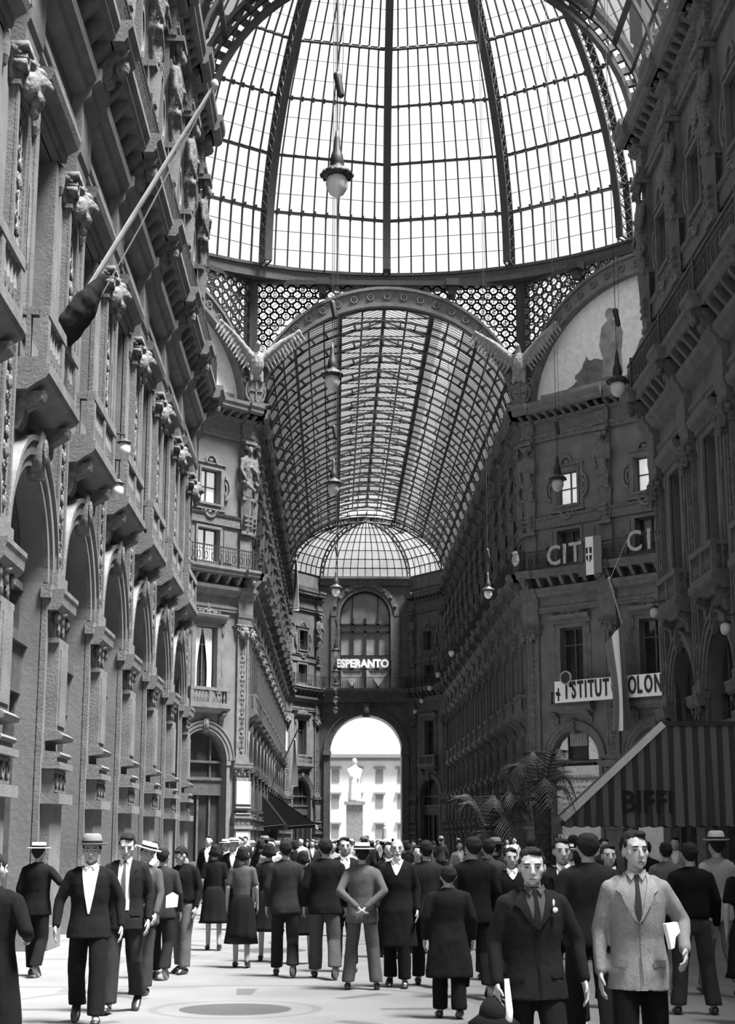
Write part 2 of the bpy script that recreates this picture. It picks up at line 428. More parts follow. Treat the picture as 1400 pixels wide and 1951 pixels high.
def m_shop():
    r = ARCH_R; P = []
    b = MB(); b.band(0, ARCH_S, (r, r), (r + .17, r + .17), -.02, .10, n=22); b.band(0, ARCH_S, (r + .17, r + .17), (r + .38, r + .38), -.02, .17, n=22); b.band(0, ARCH_S, (r + .38, r + .38), (r + .46, r + .46), -.02, .24, n=22)
    P.append(('archivolt', b.mesh('archivolt', STONE2)))
    b = MB()
    for sg in (-1, 1):
        x0, x1 = sorted((sg * r, sg * (r + .2))); b.box(x0, x1, -.02, .12, 0, 5.4)
        x0, x1 = sorted((sg * (r - .06), sg * (r + .24))); b.box(x0, x1, -.02, .2, 5.4, 5.62)
    P.append(('impost', b.mesh('impost', STONE2)))
    b = MB()
    b.box(-.15, .15, .0, .30, 6.98, 7.7); b.ell((0, .34, 7.4), (.12, .06, .2), 10, 8)
    P.append(('keystone', b.mesh('keystone', CARVE, True)))
    b = MB()
    b.box(-r, r, -.5, -.2, 4.62, 4.78); b.box(-r, r, -.5, -.3, 5.5, 5.62)
    for x in (-.78, .78): b.box(x - .05, x + .05, -.5, -.38, 0, 7.0)
    for x in (-r, r): b.box(x - .07, x + .07, -.5, -.34, 0, 5.6)
    b.band(0, ARCH_S, (r - .12, r - .12), (r + .02, r + .02), -.5, -.36, n=20)
    b.box(-r, r, -.5, -.3, 0, .6); b.box(-.06, .06, -.48, -.38, .6, 3.9)
    P.append(('shopfront_frame', b.mesh('shopfront_frame', WOOD)))
    b = MB(); b.box(-r, r, -.42, -.28, 3.88, 4.62)
    P.append(('fascia_board', b.mesh('fascia_board', IRON2)))
    b = MB()
    K = 16; pts = [(-r, .0), (r, .0)] + [(r * math.cos(PI * k / K), ARCH_S + r * math.sin(PI * k / K)) for k in range(K + 1)]
    b.prism(pts, -.6, -.52)
    P.append(('pane', b.mesh('pane', PANE)))
    return P
SHOP = m_shop(); squash(SHOP, .7)
def m_balconette(pane, curtain):
    P = []; a, c, z0, z1 = MIDW
    b = MB()
    for sg in (-1, 1):
        x0, x1 = sorted((sg * .72, sg * .98)); b.box(x0, x1, -.02, .12, 9.0, 12.5); x0, x1 = sorted((sg * .98, sg * 1.2)); b.box(x0, x1, -.02, .06, 9.0, 12.3)
        b.ell((sg * 1.09, .1, 12.3), (.13, .14, .3), 8, 6); b.ell((sg * 1.09, .08, 10.6), (.08, .05, .7), 6, 6)
    b.box(-.98, .98, -.02, .12, 12.45, 12.66)
    P.append(('stone_surround', b.mesh('stone_surround', STONE2)))
    b = MB(); b.sweep([(-.02, 12.66), (.2, 12.66), (.24, 12.8), (.5, 12.9), (.56, 13.02), (.56, 13.1), (-.02, 13.1)], -1.25, 1.25)
    P.append(('hood', b.mesh('hood', STONE2)))
    b = MB()
    b.band(0, 13.05, (.32, .22), (.44, .34), .1, .3, 0, 180, 14); b.ell((0, .25, 13.45), (.12, .1, .2), 8, 6); b.ell((0, .25, 13.2), (.22, .1, .16), 8, 6)
    for sg in (-1, 1):
        scroll(b, sg * .38, 13.24, .13, sg, .22, .05); scroll(b, sg * .7, 13.18, .09, sg, .22, .04); b.ell((sg * .5, .2, 13.2), (.2, .07, .1), 8, 6)
    P.append(('crest', b.mesh('crest', CARVE, True)))
    b = MB(); b.box(-.72, -.64, -.4, -.3, z0, z1); b.box(.64, .72, -.4, -.3, z0, z1); b.box(-.04, .04, -.38, -.3, z0, z1); b.box(-.72, .72, -.4, -.3, z1 - .1, z1); b.box(-.72, .72, -.38, -.3, 11.5, 11.58)
    P.append(('window_frame', b.mesh('window_frame', WOOD)))
    P.append(('pane', MB().box(a, c, -.45, -.4, z0, z1).mesh('pane', pane)))
    if curtain:
        b = MB()
        for sg in (-1, 1):
            vs = []; fs = []
            for j in range(13):
                z = z1 - .06 - j * .265; w = .62 * (1 - .55 * math.sin(min(1, j / 9) * PI / 2)) + .02 * j / 12
                for i in range(9):
                    x = sg * (.64 - w * i / 8); vs.append((x, -.27 + .03 * math.sin(i * 2.3), z))
            for j in range(12):
                for i in range(8): q = j * 9 + i; fs.append((q, q + 1, q + 10, q + 9))
            nv = len(vs); vs += [(v[0], v[1] - .012, v[2]) for v in vs]; fs += [tuple(i + nv for i in reversed(f)) for f in fs]
            b.add(vs, fs)
        P.append(('curtain', b.mesh('curtain', CURT, True)))
    b = MB(); b.sweep([(-.02, 8.0), (.3, 8.0), (.5, 8.1), (.72, 8.18), (.78, 8.24), (.78, 8.38), (-.02, 8.38)], -1.35, 1.35)
    P.append(('balcony_ledge', b.mesh('balcony_ledge', STONE2)))
    b = MB(); b.box(-1.3, 1.3, .5, .7, 8.38, 8.5); b.box(-1.3, 1.3, .48, .72, 9.12, 9.28)
    for x in (-1.2, 0, 1.2): b.box(x - .1, x + .1, .5, .7, 8.5, 9.12)
    for k in range(10):
        x = -1.2 + (k + 1) * .218
        if abs(x) < .08: continue
        b.lathe([(.05, 8.5), (.035, 8.58), (.07, 8.75), (.035, 8.95), (.05, 9.12)], (x, .6, 0), 6)
    for sg in (-1, 1): x0, x1 = sorted((sg * 1.15, sg * 1.3)); b.box(x0, x1, 0, .5, 9.14, 9.26); b.box(x0, x1, 0, .5, 8.38, 8.5); b.box(x0, x1, .2, .3, 8.5, 9.14)
    P.append(('balustrade', b.mesh('balustrade', STONE2)))
    for sg in (-1, 1):
        b = MB(); b.sweep([(-.02, 7.45), (.1, 7.45), (.2, 7.6), (.22, 7.75), (.6, 7.9), (.64, 8.02), (-.02, 8.02)], sg * 1.05 - .14, sg * 1.05 + .14)
        P.append(('bracket', b.mesh('bracket', CARVE)))
    return P
MID = m_balconette(PANE, False); MIDC = m_balconette(PANE, True); squash(MID, .64); squash(MIDC, .64)
def m_mezz(pane):
    P = []; a, c, z0, z1 = MEZZ
    b = MB(); b.box(a - .14, a, -.02, .08, z0, z1 + .14); b.box(c, c + .14, -.02, .08, z0, z1 + .14); b.box(a, c, -.02, .08, z1, z1 + .14)
    for sg in (-1, 1):
        x0, x1 = sorted((sg * 1.05, sg * 1.65)); b.box(x0, x1, -.02, .05, z0, z1)
    P.append(('stone_surround', b.mesh('stone_surround', STONE2)))
    b = MB(); b.box(a, a + .07, -.36, -.28, z0, z1); b.box(c - .07, c, -.36, -.28, z0, z1); b.box(-.04, .04, -.36, -.28, z0, z1); b.box(a, c, -.36, -.28, z1 - .07, z1)
    P.append(('window_frame', b.mesh('window_frame', WOOD))); P.append(('pane', MB().box(a, c, -.42, -.37, z0, z1).mesh('pane', pane)))
    return P
MEZ = m_mezz(PANE); MEZL = m_mezz(PANE_L)
def m_upper(pane):
    P = []; a, c, z0, z1 = UPW; zc = (z0 + z1) / 2
    b = MB(); b.box(a - .12, a, -.02, .16, z0 - .12, z1 + .12); b.box(c, c + .12, -.02, .16, z0 - .12, z1 + .12); b.box(a, c, -.02, .16, z1, z1 + .12); b.box(a, c, -.02, .16, z0 - .12, z0)
    for sg in (-1, 1):
        x0, x1 = sorted((sg * .8, sg * 1.02)); b.box(x0, x1, -.02, .07, z0 - .3, z1 + .3)
    b.box(-1.02, 1.02, -.02, .07, z1 + .12, z1 + .3); b.box(-1.02, 1.02, -.02, .07, z0 - .3, z0 - .12)
    b.box(-1.1, 1.1, -.02, .14, z1 + .3, z1 + .38); b.box(-1.1, 1.1, -.02, .14, z0 - .38, z0 - .3)
    P.append(('stone_surround', b.mesh('stone_surround', STONE2)))
    b = MB()
    b.band(0, z1 + .36, (.3, .34), (.42, .5), -.02, .18, 0, 180, 14); b.band(0, z0 - .36, (.3, .3), (.42, .44), -.02, .18, 180, 360, 14)
    b.band(1.0, zc, (.26, .5), (.38, .66), -.02, .16, -90, 90, 14); b.band(-1.0, zc, (.26, .5), (.38, .66), -.02, .16, 90, 270, 14)
    b.band(1.0, zc, (.10, .24), (.2, .4), -.02, .12, -90, 90, 12); b.band(-1.0, zc, (.10, .24), (.2, .4), -.02, .12, 90, 270, 12)
    b.ell((0, .08, z1 + .5), (.18, .08, .14), 8, 6); b.ell((0, .08, z0 - .5), (.16, .08, .12), 8, 6)
    for sg in (-1, 1): scroll(b, sg * .42, z1 + .46, .1, sg, .1, .035); scroll(b, sg * .42, z0 - .46, .1, sg, .1, .035)
    P.append(('scroll_frame', b.mesh('scroll_frame', STONE2)))
    b = MB(); b.box(a, a + .06, -.36, -.28, z0, z1); b.box(c - .06, c, -.36, -.28, z0, z1); b.box(-.035, .035, -.36, -.28, z0, z1); b.box(a, c, -.36, -.28, z1 - .06, z1); b.box(a, c, -.36, -.28, zc - .03, zc + .03); b.box(a, c, -.36, -.28, z0, z0 + .06)
    P.append(('window_frame', b.mesh('window_frame', WOOD))); P.append(('pane', MB().box(a, c, -.42, -.37, z0, z1).mesh('pane', pane)))
    return P
UPP = m_upper(PANE); UPPL = m_upper(PANE_L)
def m_telamon():
    P = []
    b = MB()
    b.ell((0, .5, 22.25), (.17, .19, .22)); b.ell((0, .66, 22.1), (.12, .1, .16)); b.cap((0, .42, 21.7), (0, .46, 22.1), .13, .11)
    b.loft([((0, .38, 19.6), (.26, 0, 0), (0, .2, 0)), ((0, .38, 20.1), (.28, 0, 0), (0, .22, 0)), ((0, .38, 20.6), (.27, 0, 0), (0, .22, 0)), ((0, .4, 21.2), (.36, 0, 0), (0, .27, 0)), ((0, .38, 21.6), (.42, 0, 0), (0, .22, 0)), ((0, .38, 21.85), (.25, 0, 0), (0, .17, 0))], 14)
    b.cap((-.42, .38, 21.6), (-.5, .52, 20.95), .14, .11); b.cap((-.5, .52, 20.95), (-.05, .68, 21.2), .11, .08)
    b.cap((.42, .38, 21.6), (.52, .46, 21.0), .14, .11); b.cap((.52, .46, 21.0), (.3, .66, 20.5), .11, .08)
    for k in range(9):
        x = -.34 + .085 * k; b.cap((x, .55 - abs(x) * .5, 20.3 + .12 * math.sin(k * 1.7)), (x * .8, .5 - abs(x) * .4, 19.35), .07, .05, 6)
    b.cap((-.35, .5, 20.0), (.38, .56, 20.35), .13, .12)
    b.ell((.26, .5, 22.35), (.12, .14, .2)); b.ell((-.26, .5, 22.35), (.12, .14, .2)); b.box(-.3, .3, -.02, .3, 19.3, 22.0)
    P.append(('figure', remesh(b, .04, 2, 'figure', CARVE, .02, 7)))
    b = MB(); b.loft([((0, .2, 17.7), (.28, 0, 0), (0, .28, 0)), ((0, .24, 19.0), (.40, 0, 0), (0, .34, 0)), ((0, .26, 19.45), (.44, 0, 0), (0, .36, 0))], 4)
    b.xf(lambda p: Vector((p.x, p.y, p.z)))
    for z in (18.0, 18.25, 18.5): b.box(-.26, .26, .1, .5, z, z + .08)
    b.box(-.4, .4, -.02, .42, 17.55, 17.72); b.box(-.36, .36, -.02, .2, 15.6, 17.55); b.box(-.42, .42, -.02, .5, 19.4, 19.55)
    P.append(('tapering_pedestal', b.mesh('tapering_pedestal', STONE2)))
    b = MB(); b.box(-.42, .42, -.02, .7, 22.46, 22.62); b.box(-.36, .36, -.02, .2, 19.5, 22.5)
    P.append(('impost_block', b.mesh('impost_block', STONE2)))
    return P
TEL = m_telamon(); squash(TEL, .78)

def facade(tag, org, th, L, axes, pitch, desc, far=False, zc_n=.95, phrase=None, opt=None):
    """one whole elevation; org is the world point of u=0, th the direction of u"""
    opt = opt or {}
    u = Vector((math.cos(th), math.sin(th), 0)); O = Vector((org[0], org[1], 0))
    at = lambda q: tuple(O + u * q)
    w = link('wall_' + tag, wall_mesh(L, axes, pitch).mesh('wall', STONE), None, kind='structure', label='stuccoed arcade wall %s' % desc, category='wall')
    w.location = O; w.rotation_euler = (0, 0, th)
    order = opt.get('order', list(range(len(axes))))      # rank from the octagon
    words = ['first', 'second', 'third', 'fourth', 'fifth', 'sixth', 'seventh', 'eighth', 'ninth', 'tenth', 'eleventh', 'twelfth', 'thirteenth', 'fourteenth', 'fifteenth', 'sixteenth']
    ref = opt.get('ref', 'from the octagon')
    for i, a in enumerate(axes):
        rk = order[i]
        t = thing('pilaster', 'tall carved stone pilaster %s, %s %s' % (desc, words[rk], ref), 'pilaster', at(a), th, 'carved pilasters ' + desc)
        parts(t, PIL)
        if opt.get('marble') and rk == 0:  # 'marble' turns on the pale slabs that stand in for sunlight
            for za, zb in ((3.45, 4.62), (1.1, 2.1)): link('marble_slab', MB().box(-.44, .44, .2, .30, za, zb).mesh('marble_slab', SUN_SLAB), t)  # pale slabs stand in for sunlight falling on the pier
        t = thing('telamon', 'bearded stone telamon %s, %s %s' % (desc, words[rk], ref), 'statue', at(a), th, 'stone telamons ' + desc)
        parts(t, TEL)
    for i in range(len(axes) - 1):
        c = (axes[i] + axes[i + 1]) / 2; rk = min(order[i], order[i + 1]); p = at(c); wd = words[rk]
        def win(lab, cat, plist):
            t = thing(sname('window'), '%s %s, %s %s' % (lab, desc, wd, ref), cat, p, th, None, 'structure'); return parts(t, plist)
        win('round arched shop front', 'shop window', SHOP)
        win('tall hooded balcony window', 'window', MIDC if (tag, rk) in CURTAINS else MID)
        win('low mezzanine window', 'window', MEZL if (tag, rk) in LIGHT_MEZZ else MEZ)
        win('square scroll framed window', 'window', UPPL if (tag, rk) in LIGHT_UP else UPP)
    # mouldings
    def prof(plist, name, lab, m=STONE2, ress=0.0, rw=.6, extra=None):
        b = MB(); b.sweep(plist, 0, L)
        if ress:
            for a in axes: b.sweep([(n + (ress if n > 0 else 0), z) for n, z in plist], max(0, a - rw), min(L, a + rw))
        if extra: extra(b)
        o = link(sname('trim'), b.mesh(name, m), None, kind='structure', label='%s %s' % (lab, desc), category='moulding'); o.location = O; o.rotation_euler = (0, 0, th)
    def mods(z0, z1, n1, step):
        def f(b):
            x = step / 2
            while x < L:
                b.sweep([(-.02, z0), (n1 * .5, z0), (n1, z1 - .12), (n1, z1), (-.02, z1)], x - .1, x + .1); x += step
        return f
    prof([(-.02, 13.3), (.16, 13.3), (.16, 13.44), (.2, 13.46), (.2, 13.6), (.1, 13.62), (.1, 14.1), (.34, 14.2), (.38, 14.32), (.5, 14.42), (.52, 14.6), (-.02, 14.6)], 'entablature', 'moulded stone entablature', extra=mods(14.6, 15.15, .72, .73))
    prof([(-.02, 5.42), (.1, 5.42), (.14, 5.55), (-.02, 5.55)], 'impost_string', 'thin impost moulding') if False else None
    prof([(-.02, 17.85), (.10, 17.85), (.10, 18.3), (.16, 18.34), (.2, 18.45), (-.02, 18.45)], 'frieze_band', 'carved frieze band', CARVE)
    prof([(-.02, 22.62), (.14, 22.62), (.14, 22.8), (.2, 22.84), (.2, 23.0), (.1, 23.02), (.1, 23.6), (.3, 23.7), (.36, 23.8), (-.02, 23.8)], 'upper_architrave', 'upper architrave and frieze', CARVE, .2, .45, mods(23.75, 24.08, zc_n - .15, .55))
    prof([(-.02, 24.05), (zc_n - .1, 24.05), (zc_n, 24.15), (zc_n, 24.3), (zc_n + .08, 24.42), (zc_n + .1, 24.6), (-.02, 24.6)], 'crown_cornice', 'top cornice', STONE2, .16, .6)
    # long iron balcony
    PY = .78
    t = thing('long_balcony', 'long stone balcony with iron railing %s' % desc, 'balcony', tuple(O), th)
    b = MB(); pr = [(-.02, 15.12), (.74, 15.12), (.8, 15.2), (.8, 15.32), (.88, 15.4), (.88, 15.52), (-.02, 15.52)]
    b.sweep(pr, 0, L)
    for a in axes: b.sweep([(n + (.22 if n > 0 else 0), z) for n, z in pr], max(0, a - .55), min(L, a + .55))
    link('slab', b.mesh('slab', STONE2), t)
    b = MB(); b.box(0, L, PY - .02, PY + .03, 16.5, 16.56); b.box(0, L, PY - .01, PY + .02, 15.62, 15.66); b.box(0, L, PY - .01, PY + .02, 16.3, 16.33)
    st = .16 if not far else .22; x = 0
    while x < L:
        b.box(x, x + .025, PY, PY + .02, 15.52, 16.5)
        x += st
    x = .2
    while x < L:
        b.band(x, 15.98, (.09, .2), (.12, .24), PY - .01, PY + .02, 0, 360, 8); x += .48
    for a in axes: b.box(a - .05, a + .05, PY - .03, PY + .05, 15.52, 16.65)
    link('railing', b.mesh('railing', IRON), t)
    for a in axes:
        bb = MB(); bb.sweep([(.5, 14.5), (.7, 14.62), (.74, 14.9), (.95, 15.0), (1.02, 15.13), (.4, 15.13), (.4, 14.62)], a - .22, a + .22)
        bb.ell((a, .85, 14.9), (.16, .14, .2), 8, 6)
        link('console_bracket', bb.mesh('console_bracket', CARVE, False), t)
    return O, u

CURTAINS = {('far_diagonal_left', 0)}
LIGHT_MEZZ = {('far_diagonal_left', 0)}
LIGHT_UP = {('far_diagonal_right', 0), ('far_diagonal_right', 1), ('far_diagonal_left', 0)}

NA = 9
ax = [.6 + PITCH * k for k in range(NA)]; LN = ax[-1] + .6
# near arm, left: u runs towards the camera
facade('near_left', (XL, YN), -PI / 2, LN, ax, PITCH, 'on the flagpole facade', zc_n=.66)
# near arm, right: u runs away from the camera
LR = ax[4] + .6; axr = [LR - a for a in reversed(ax[:5])]
facade('near_right', (XR, YN - LR), PI / 2, LR, axr, PITCH, 'on the awning facade', zc_n=.75, opt={'order': [4, 3, 2, 1, 0]})
LR2 = LN - LR
# rest of the right wall towards the photographer, plain shell that shades the passage
w = link('wall_near_right_rear', MB().box(XR, XR + 7, -12, YN - LR, 0, TOP).box(XL - 7, XL, -12, YN - LN, 0, TOP).mesh('wall', STONE), None, kind='structure', label='plain rear stretch of the walls behind the camera side', category='wall')
# far arm
nf = 14; axf = [.5 + PITCH * k for k in range(nf)]; LF = YE - YF
facade('far_left', (FL, YE), -PI / 2, LF, [LF - a for a in reversed(axf)], PITCH, 'in the far arm, flag side', far=True, zc_n=.8, opt={'order': list(range(nf - 1, -1, -1)), 'marble': True})  # 'marble' adds the slabs that stand in for sunlight
facade('far_right', (FR, YF), PI / 2, LF, axf, PITCH, 'in the far arm, shaded side', far=True, zc_n=.8)
# far diagonals of the octagon
axd = [.35 + DP * k for k in range(4)]
facade('far_diagonal_left', (FL, YF), R(225), DL, axd, DP, 'on the wall behind the flagpole', opt={'ref': 'from the far arm', 'marble': True})  # 'marble' adds the slabs that stand in for sunlight
facade('far_diagonal_right', (FR + DD, YF - DD), R(135), DL, axd, DP, 'on the institute sign wall', opt={'order': [3, 2, 1, 0], 'ref': 'from the far arm'})

# ================================================================== FLOOR, PLAIN SHELL
link('floor', MB().quad((-120, -14, 0), (120, -14, 0), (120, 260, 0), (-120, 260, 0)).mesh('floor', FLOORM), None, kind='structure', label='pale mosaic pavement with dark medallions', category='floor')
SX0, SX1, SY0, SY1 = FL - DD, FR + DD, 58.4, YF - DD
for nm, lab, bx in (('wall_near_diagonal_left', 'near octagon wall behind the left facade', [(FL - DD, SY0), (XL, YN)]),
                    ('wall_near_diagonal_right', 'near octagon wall behind the awning facade', [(XR, YN), (FR + DD, SY0)])):
    (a, b_), (c, d_) = bx
    link(nm, MB().add([(a, b_, 0), (c, d_, 0), (c, d_, TOP), (a, b_, TOP), (a, b_ - 1.5, 0), (c, d_ - 1.5, 0), (c, d_ - 1.5, TOP), (a, b_ - 1.5, TOP)], [(0, 1, 2, 3), (4, 7, 6, 5), (3, 2, 6, 7), (0, 3, 7, 4), (1, 5, 6, 2)]).mesh('wall', STONE), None, kind='structure', label=lab, category='wall')
for s_, x0, x1 in (('left', SX0 - 26, SX0), ('right', SX1, SX1 + 26)):
    link('wall_side_arm_%s' % s_, MB().box(x0, x1, SY1, SY1 + 2, 0, TOP).box(x0, x1, SY0 - 2, SY0, 0, TOP).mesh('wall', STONE), None, kind='structure', label='plain walls of the cross arm on the %s' % s_, category='wall')

# ================================================================== OCTAGON ARCHES, LATTICE, LUNETTES
SIDES = [  # name, origin, theta, length, lunette?
    ('far_mouth', (FR, YF), PI, FR - FL, 0), ('far_diagonal_left', (FL, YF), R(225), DL, 1), ('far_diagonal_right', (FR + DD, YF - DD), R(135), DL, 1),
    ('side_left', (SX0, SY1), -PI / 2, SY1 - SY0, 0), ('side_right', (SX1, SY0), PI / 2, SY1 - SY0, 0),
    ('near_left', (SX0, SY0), math.atan2(YN - SY0, XL - SX0), math.hypot(YN - SY0, XL - SX0), 0), ('near_right', (XR, YN), math.atan2(SY0 - YN, SX1 - XR), math.hypot(SY0 - YN, SX1 - XR), 0),
    ('near_mouth', (XL, YN), 0, XR - XL, 0)]
SD = {'far_mouth': 'over the mouth of the far arm', 'far_diagonal_left': 'over the octagon wall behind the flagpole', 'far_diagonal_right': 'framing the painted lunette above the institute sign',
      'side_left': 'over the cross arm behind the flagpole facade', 'side_right': 'over the cross arm behind the awning facade', 'near_left': 'over the near octagon wall on the flagpole side',
      'near_right': 'over the near octagon wall on the awning side', 'near_mouth': 'over the near arm'}
ZR = 32.0
for nm, og, th, L, lun in SIDES:
    O = Vector((og[0], og[1], 0)); h = L / 2
    if nm == 'near_mouth':
        t = thing('iron_arch', 'iron truss arch with oval openings at the mouth of the near arm', 'arch', tuple(O), th)
        b = MB(); b.band(h, ZC, (h - .35, 6.25), (h - .22, 6.4), -.2, .2, 0, 180, 44); b.band(h, ZC, (h + .35, 6.95), (h + .5, 7.1), -.2, .2, 0, 180, 44)
        link('chords', b.mesh('chords', IRON), t); b = MB()
        for k in range(45):
            a = PI * k / 44; b.bar((h + (h - .28) * math.cos(a), 0, ZC + 6.32 * math.sin(a)), (h + (h + .42) * math.cos(a), 0, ZC + 7.02 * math.sin(a)), .22, .2, (0, 1, 0))
        link('web_plates', b.mesh('web_plates', IRON), t)
        continue
    t = thing('great_arch', 'broad carved stone arch band %s' % SD[nm], 'arch', tuple(O), th)
    b = MB(); b.band(h, ZC, (h - .62, 6.0), (h - .02, 7.0), -.5, .12, 0, 180, 44)
    link('arch_band', b.mesh('arch_band', STONE2), t)
    b = MB(); b.band(h, ZC, (h - .66, 5.9), (h - .52, 6.12), .1, .26, 0, 180, 44); b.band(h, ZC, (h - .12, 6.88), (h + .0, 7.04), .1, .26, 0, 180, 44)
    link('arch_moulding', b.mesh('arch_moulding', STONE2), t)
    ros = MB().band(0, 0, (.13, .13), (.22, .22), .1, .2, 0, 360, 10).ell((0, .14, 0), (.08, .06, .08), 6, 4).mesh('rosette', CARVE)
    for k in range(23):
        a = R(8 + 164 * k / 22); o = link('rosette', ros, t); o.location = (h + (h - .32) * math.cos(a), 0, ZC + 6.5 * math.sin(a))
    # lattice screen above the arch
    t = thing('lattice_screen', 'pierced iron rosette screen %s' % SD[nm], 'screen', tuple(O), th)
    b = MB(); st = .62
    out = lambda x, z, r: ((x - h) / (h + r)) ** 2 + ((z - ZC) / (7.0 + r)) ** 2 > 1
    nx = int(L / st); row = 0; z = 25.0
    while z < ZR - .15:
        for i in range(nx + 1):
            x = (i + (.5 if row % 2 else 0)) * L / nx
            if x > L or not out(x, z, .1): continue
            if nm.startswith('near') or nm.startswith('side'):
                if row % 2: continue
            big = (i + row) % 2 == 0
            b.band(x, z, (.19, .19), (.28, .28), -.05, .03, 0, 360, 10)
            b.band(x + .31, z, (.06, .06), (.13, .13), -.05, .03, 0, 360, 7)
            if not (nm.startswith('near') or nm.startswith('side')):
                q = random.random()
                if q < .35: b.bar((x - .26, 0, z - .18), (x + .26, 0, z + .18), .035, .04, (0, 1, 0))
                if q > .55: b.bar((x - .26, .01, z + .18), (x + .26, .01, z - .18), .035, .04, (0, 1, 0))
                if .3 < q < .6: b.band(x, z, (.08, .08), (.115, .115), -.05, .03, 0, 360, 8); b.bar((x, 0, z - .2), (x, 0, z + .2), .03, .03, (0, 1, 0))
        z += .31; row += 1
    k = 0
    while k * .31 < L:
        x = k * .31; zz = 24.7
        if abs(x - h) < h: zz = ZC + 7.0 * math.sqrt(max(0, 1 - ((x - h) / h) ** 2))
        if k % 2 and zz < ZR - .2: b.box(x - .015, x + .015, -.05, .02, zz, ZR)
        k += 1
    for zz in (26.2, 27.8, 29.4, 31.0): 
        q = math.sqrt(max(0, 1 - ((zz - ZC) / 7.0) ** 2)) * h
        b.box(0, h - q, -.06, .04, zz - .03, zz + .03); b.box(h + q, L, -.06, .04, zz - .03, zz + .03)
    link('ironwork', b.mesh('ironwork', IRON), t)
    b = MB(); b.box(0, L, -.3, .1, ZR - .22, ZR + .05); b.box(-.3, .3, -.35, .15, 27.9, ZR); b.box(L - .3, L + .3, -.35, .15, 27.9, ZR)
    for x in (L * .26, L * .74): b.box(x - .2, x + .2, -.2, .5, 31.1, ZR); b.box(x - .35, x + .35, -.2, .7, 31.6, ZR)
    link('frame', b.mesh('frame', IRON), t)
    if lun:
        b = MB(); K = 30
        b.prism([(h + (h - .6) * math.cos(PI * k / K), ZC + 6.02 * math.sin(PI * k / K)) for k in range(K + 1)], -.45, -.35)
        t = thing('lunette_mural', 'pale painted lunette with dark figures %s' % ('above the institute sign' if nm.endswith('right') else 'behind the flagpole facade'), 'mural', tuple(O), th)
        link('plaster_ground', b.mesh('plaster_ground', STUCCO_P), t)
        b = MB(); b.box(.9, L - .9, -.36, -.33, ZC, ZC + .75)
        link('painted_ground_strip', b.mesh('painted_ground_strip', PAINT_M), t)
        # plain generic figures: a standing robed figure, a crouching beast, a seated group
        def flat(cx, z0, pts, m, name, y=-.33):
            link(name, MB().prism([(cx - q[0], z0 + q[1]) for q in pts], -.35, y).mesh(name, m), t)
        robe = [(-.5, 0), (.55, 0), (.5, .9), (.62, 1.7), (.45, 2.2), (.12, 2.38), (.2, 2.5), (.24, 2.66), (.17, 2.82), (.0, 2.9), (-.17, 2.83), (-.24, 2.66), (-.2, 2.5), (-.13, 2.38), (-.45, 2.15), (-.6, 1.4), (-.42, .8)]
        beast = [(-1.9, 0), (1.2, 0), (1.25, .4), (1.05, .85), (.7, 1.15), (.35, 1.32), (.1, 1.38), (-.1, 1.32), (-.3, 1.42), (-.38, 1.62), (-.5, 1.4), (-.62, 1.25), (-.7, 1.0), (-.95, .8), (-1.15, .72), (-1.2, .5), (-1.0, .42), (-1.3, .2)]
        seat = [(-.7, 0), (.9, 0), (.8, .7), (.5, 1.1), (.45, 1.7), (.2, 2.0), (-.1, 1.75), (-.35, 1.2), (-.8, .6)]
        flat(h + 3.3, ZC + .7, beast, PAINT_D, 'painted_beast', -.335); flat(h + 2.1, ZC + .9, [(a * 1.25, c * 1.3) for a, c in robe], PAINT_M, 'painted_robed_figure', -.325)
        flat(h + .2, ZC + .7, seat, PAINT_D, 'painted_seated_figure'); flat(h - 2.8, ZC + .7, robe, PAINT_M, 'painted_attendant')

# winged creatures on the octagon corners beside the far arm
def m_eagle():
    b = MB(); b.ell((0, .75, 27.0), (.42, .4, .75)); b.cap((0, .75, 27.4), (0, .85, 27.9), .22, .16); b.ell((0, .97, 28.0), (.15, .22, .16)); b.ell((0, 1.17, 27.93), (.05, .1, .06))
    for sg in (-1, 1):
        b.cap((sg * .3, .75, 27.3), (sg * 1.2, .98, 28.15), .24, .2); b.cap((sg * 1.2, .98, 28.15), (sg * 2.25, 1.3, 28.95), .2, .09)
        for k in range(12):
            t = k / 11; rx = .35 + 1.9 * t; rz = 27.35 + 1.6 * t; ln = 1.0 - .25 * t
            b.cap((sg * rx, .76 + .5 * t, rz), (sg * (rx + ln * .42), .78 + .58 * t, rz - ln * .72), .13, .06, 6)
        b.cap((sg * .25, .72, 26.5), (sg * .3, .8, 26.0), .15, .1)
    b.ell((0, .6, 26.3), (.3, .3, .3))
    return remesh(b, .04, 1, 'bird', mat('pale_carved_stone', .2, .8, .3, 6, .3, 14), .025, 6)
bird = m_eagle()
def m_shield():
    b = MB(); pts = []
    for x, z in ((-.42, 26.0), (.42, 26.0), (.46, 25.4), (.3, 24.95), (0, 24.7), (-.3, 24.95), (-.46, 25.4)): pts.append((x, z))
    b.prism(pts, .3, .72); b.band(0, 25.45, (.5, .62), (.6, .74), .35, .7, 0, 360, 18)
    for sg in (-1, 1): scroll(b, sg * .3, 26.1, .2, sg, .5, .08); scroll(b, sg * .28, 24.75, .18, sg, .5, .07)
    b.box(-.04, .04, .7, .78, 24.9, 25.95); b.box(-.36, .36, .7, .78, 25.4, 25.5)
    b.sweep([(-.1, 24.6), (.7, 24.6), (.8, 24.68), (.8, 24.78), (-.1, 24.78)], -.7, .7)
    return b.mesh('shield', CARVE)
shield = m_shield()
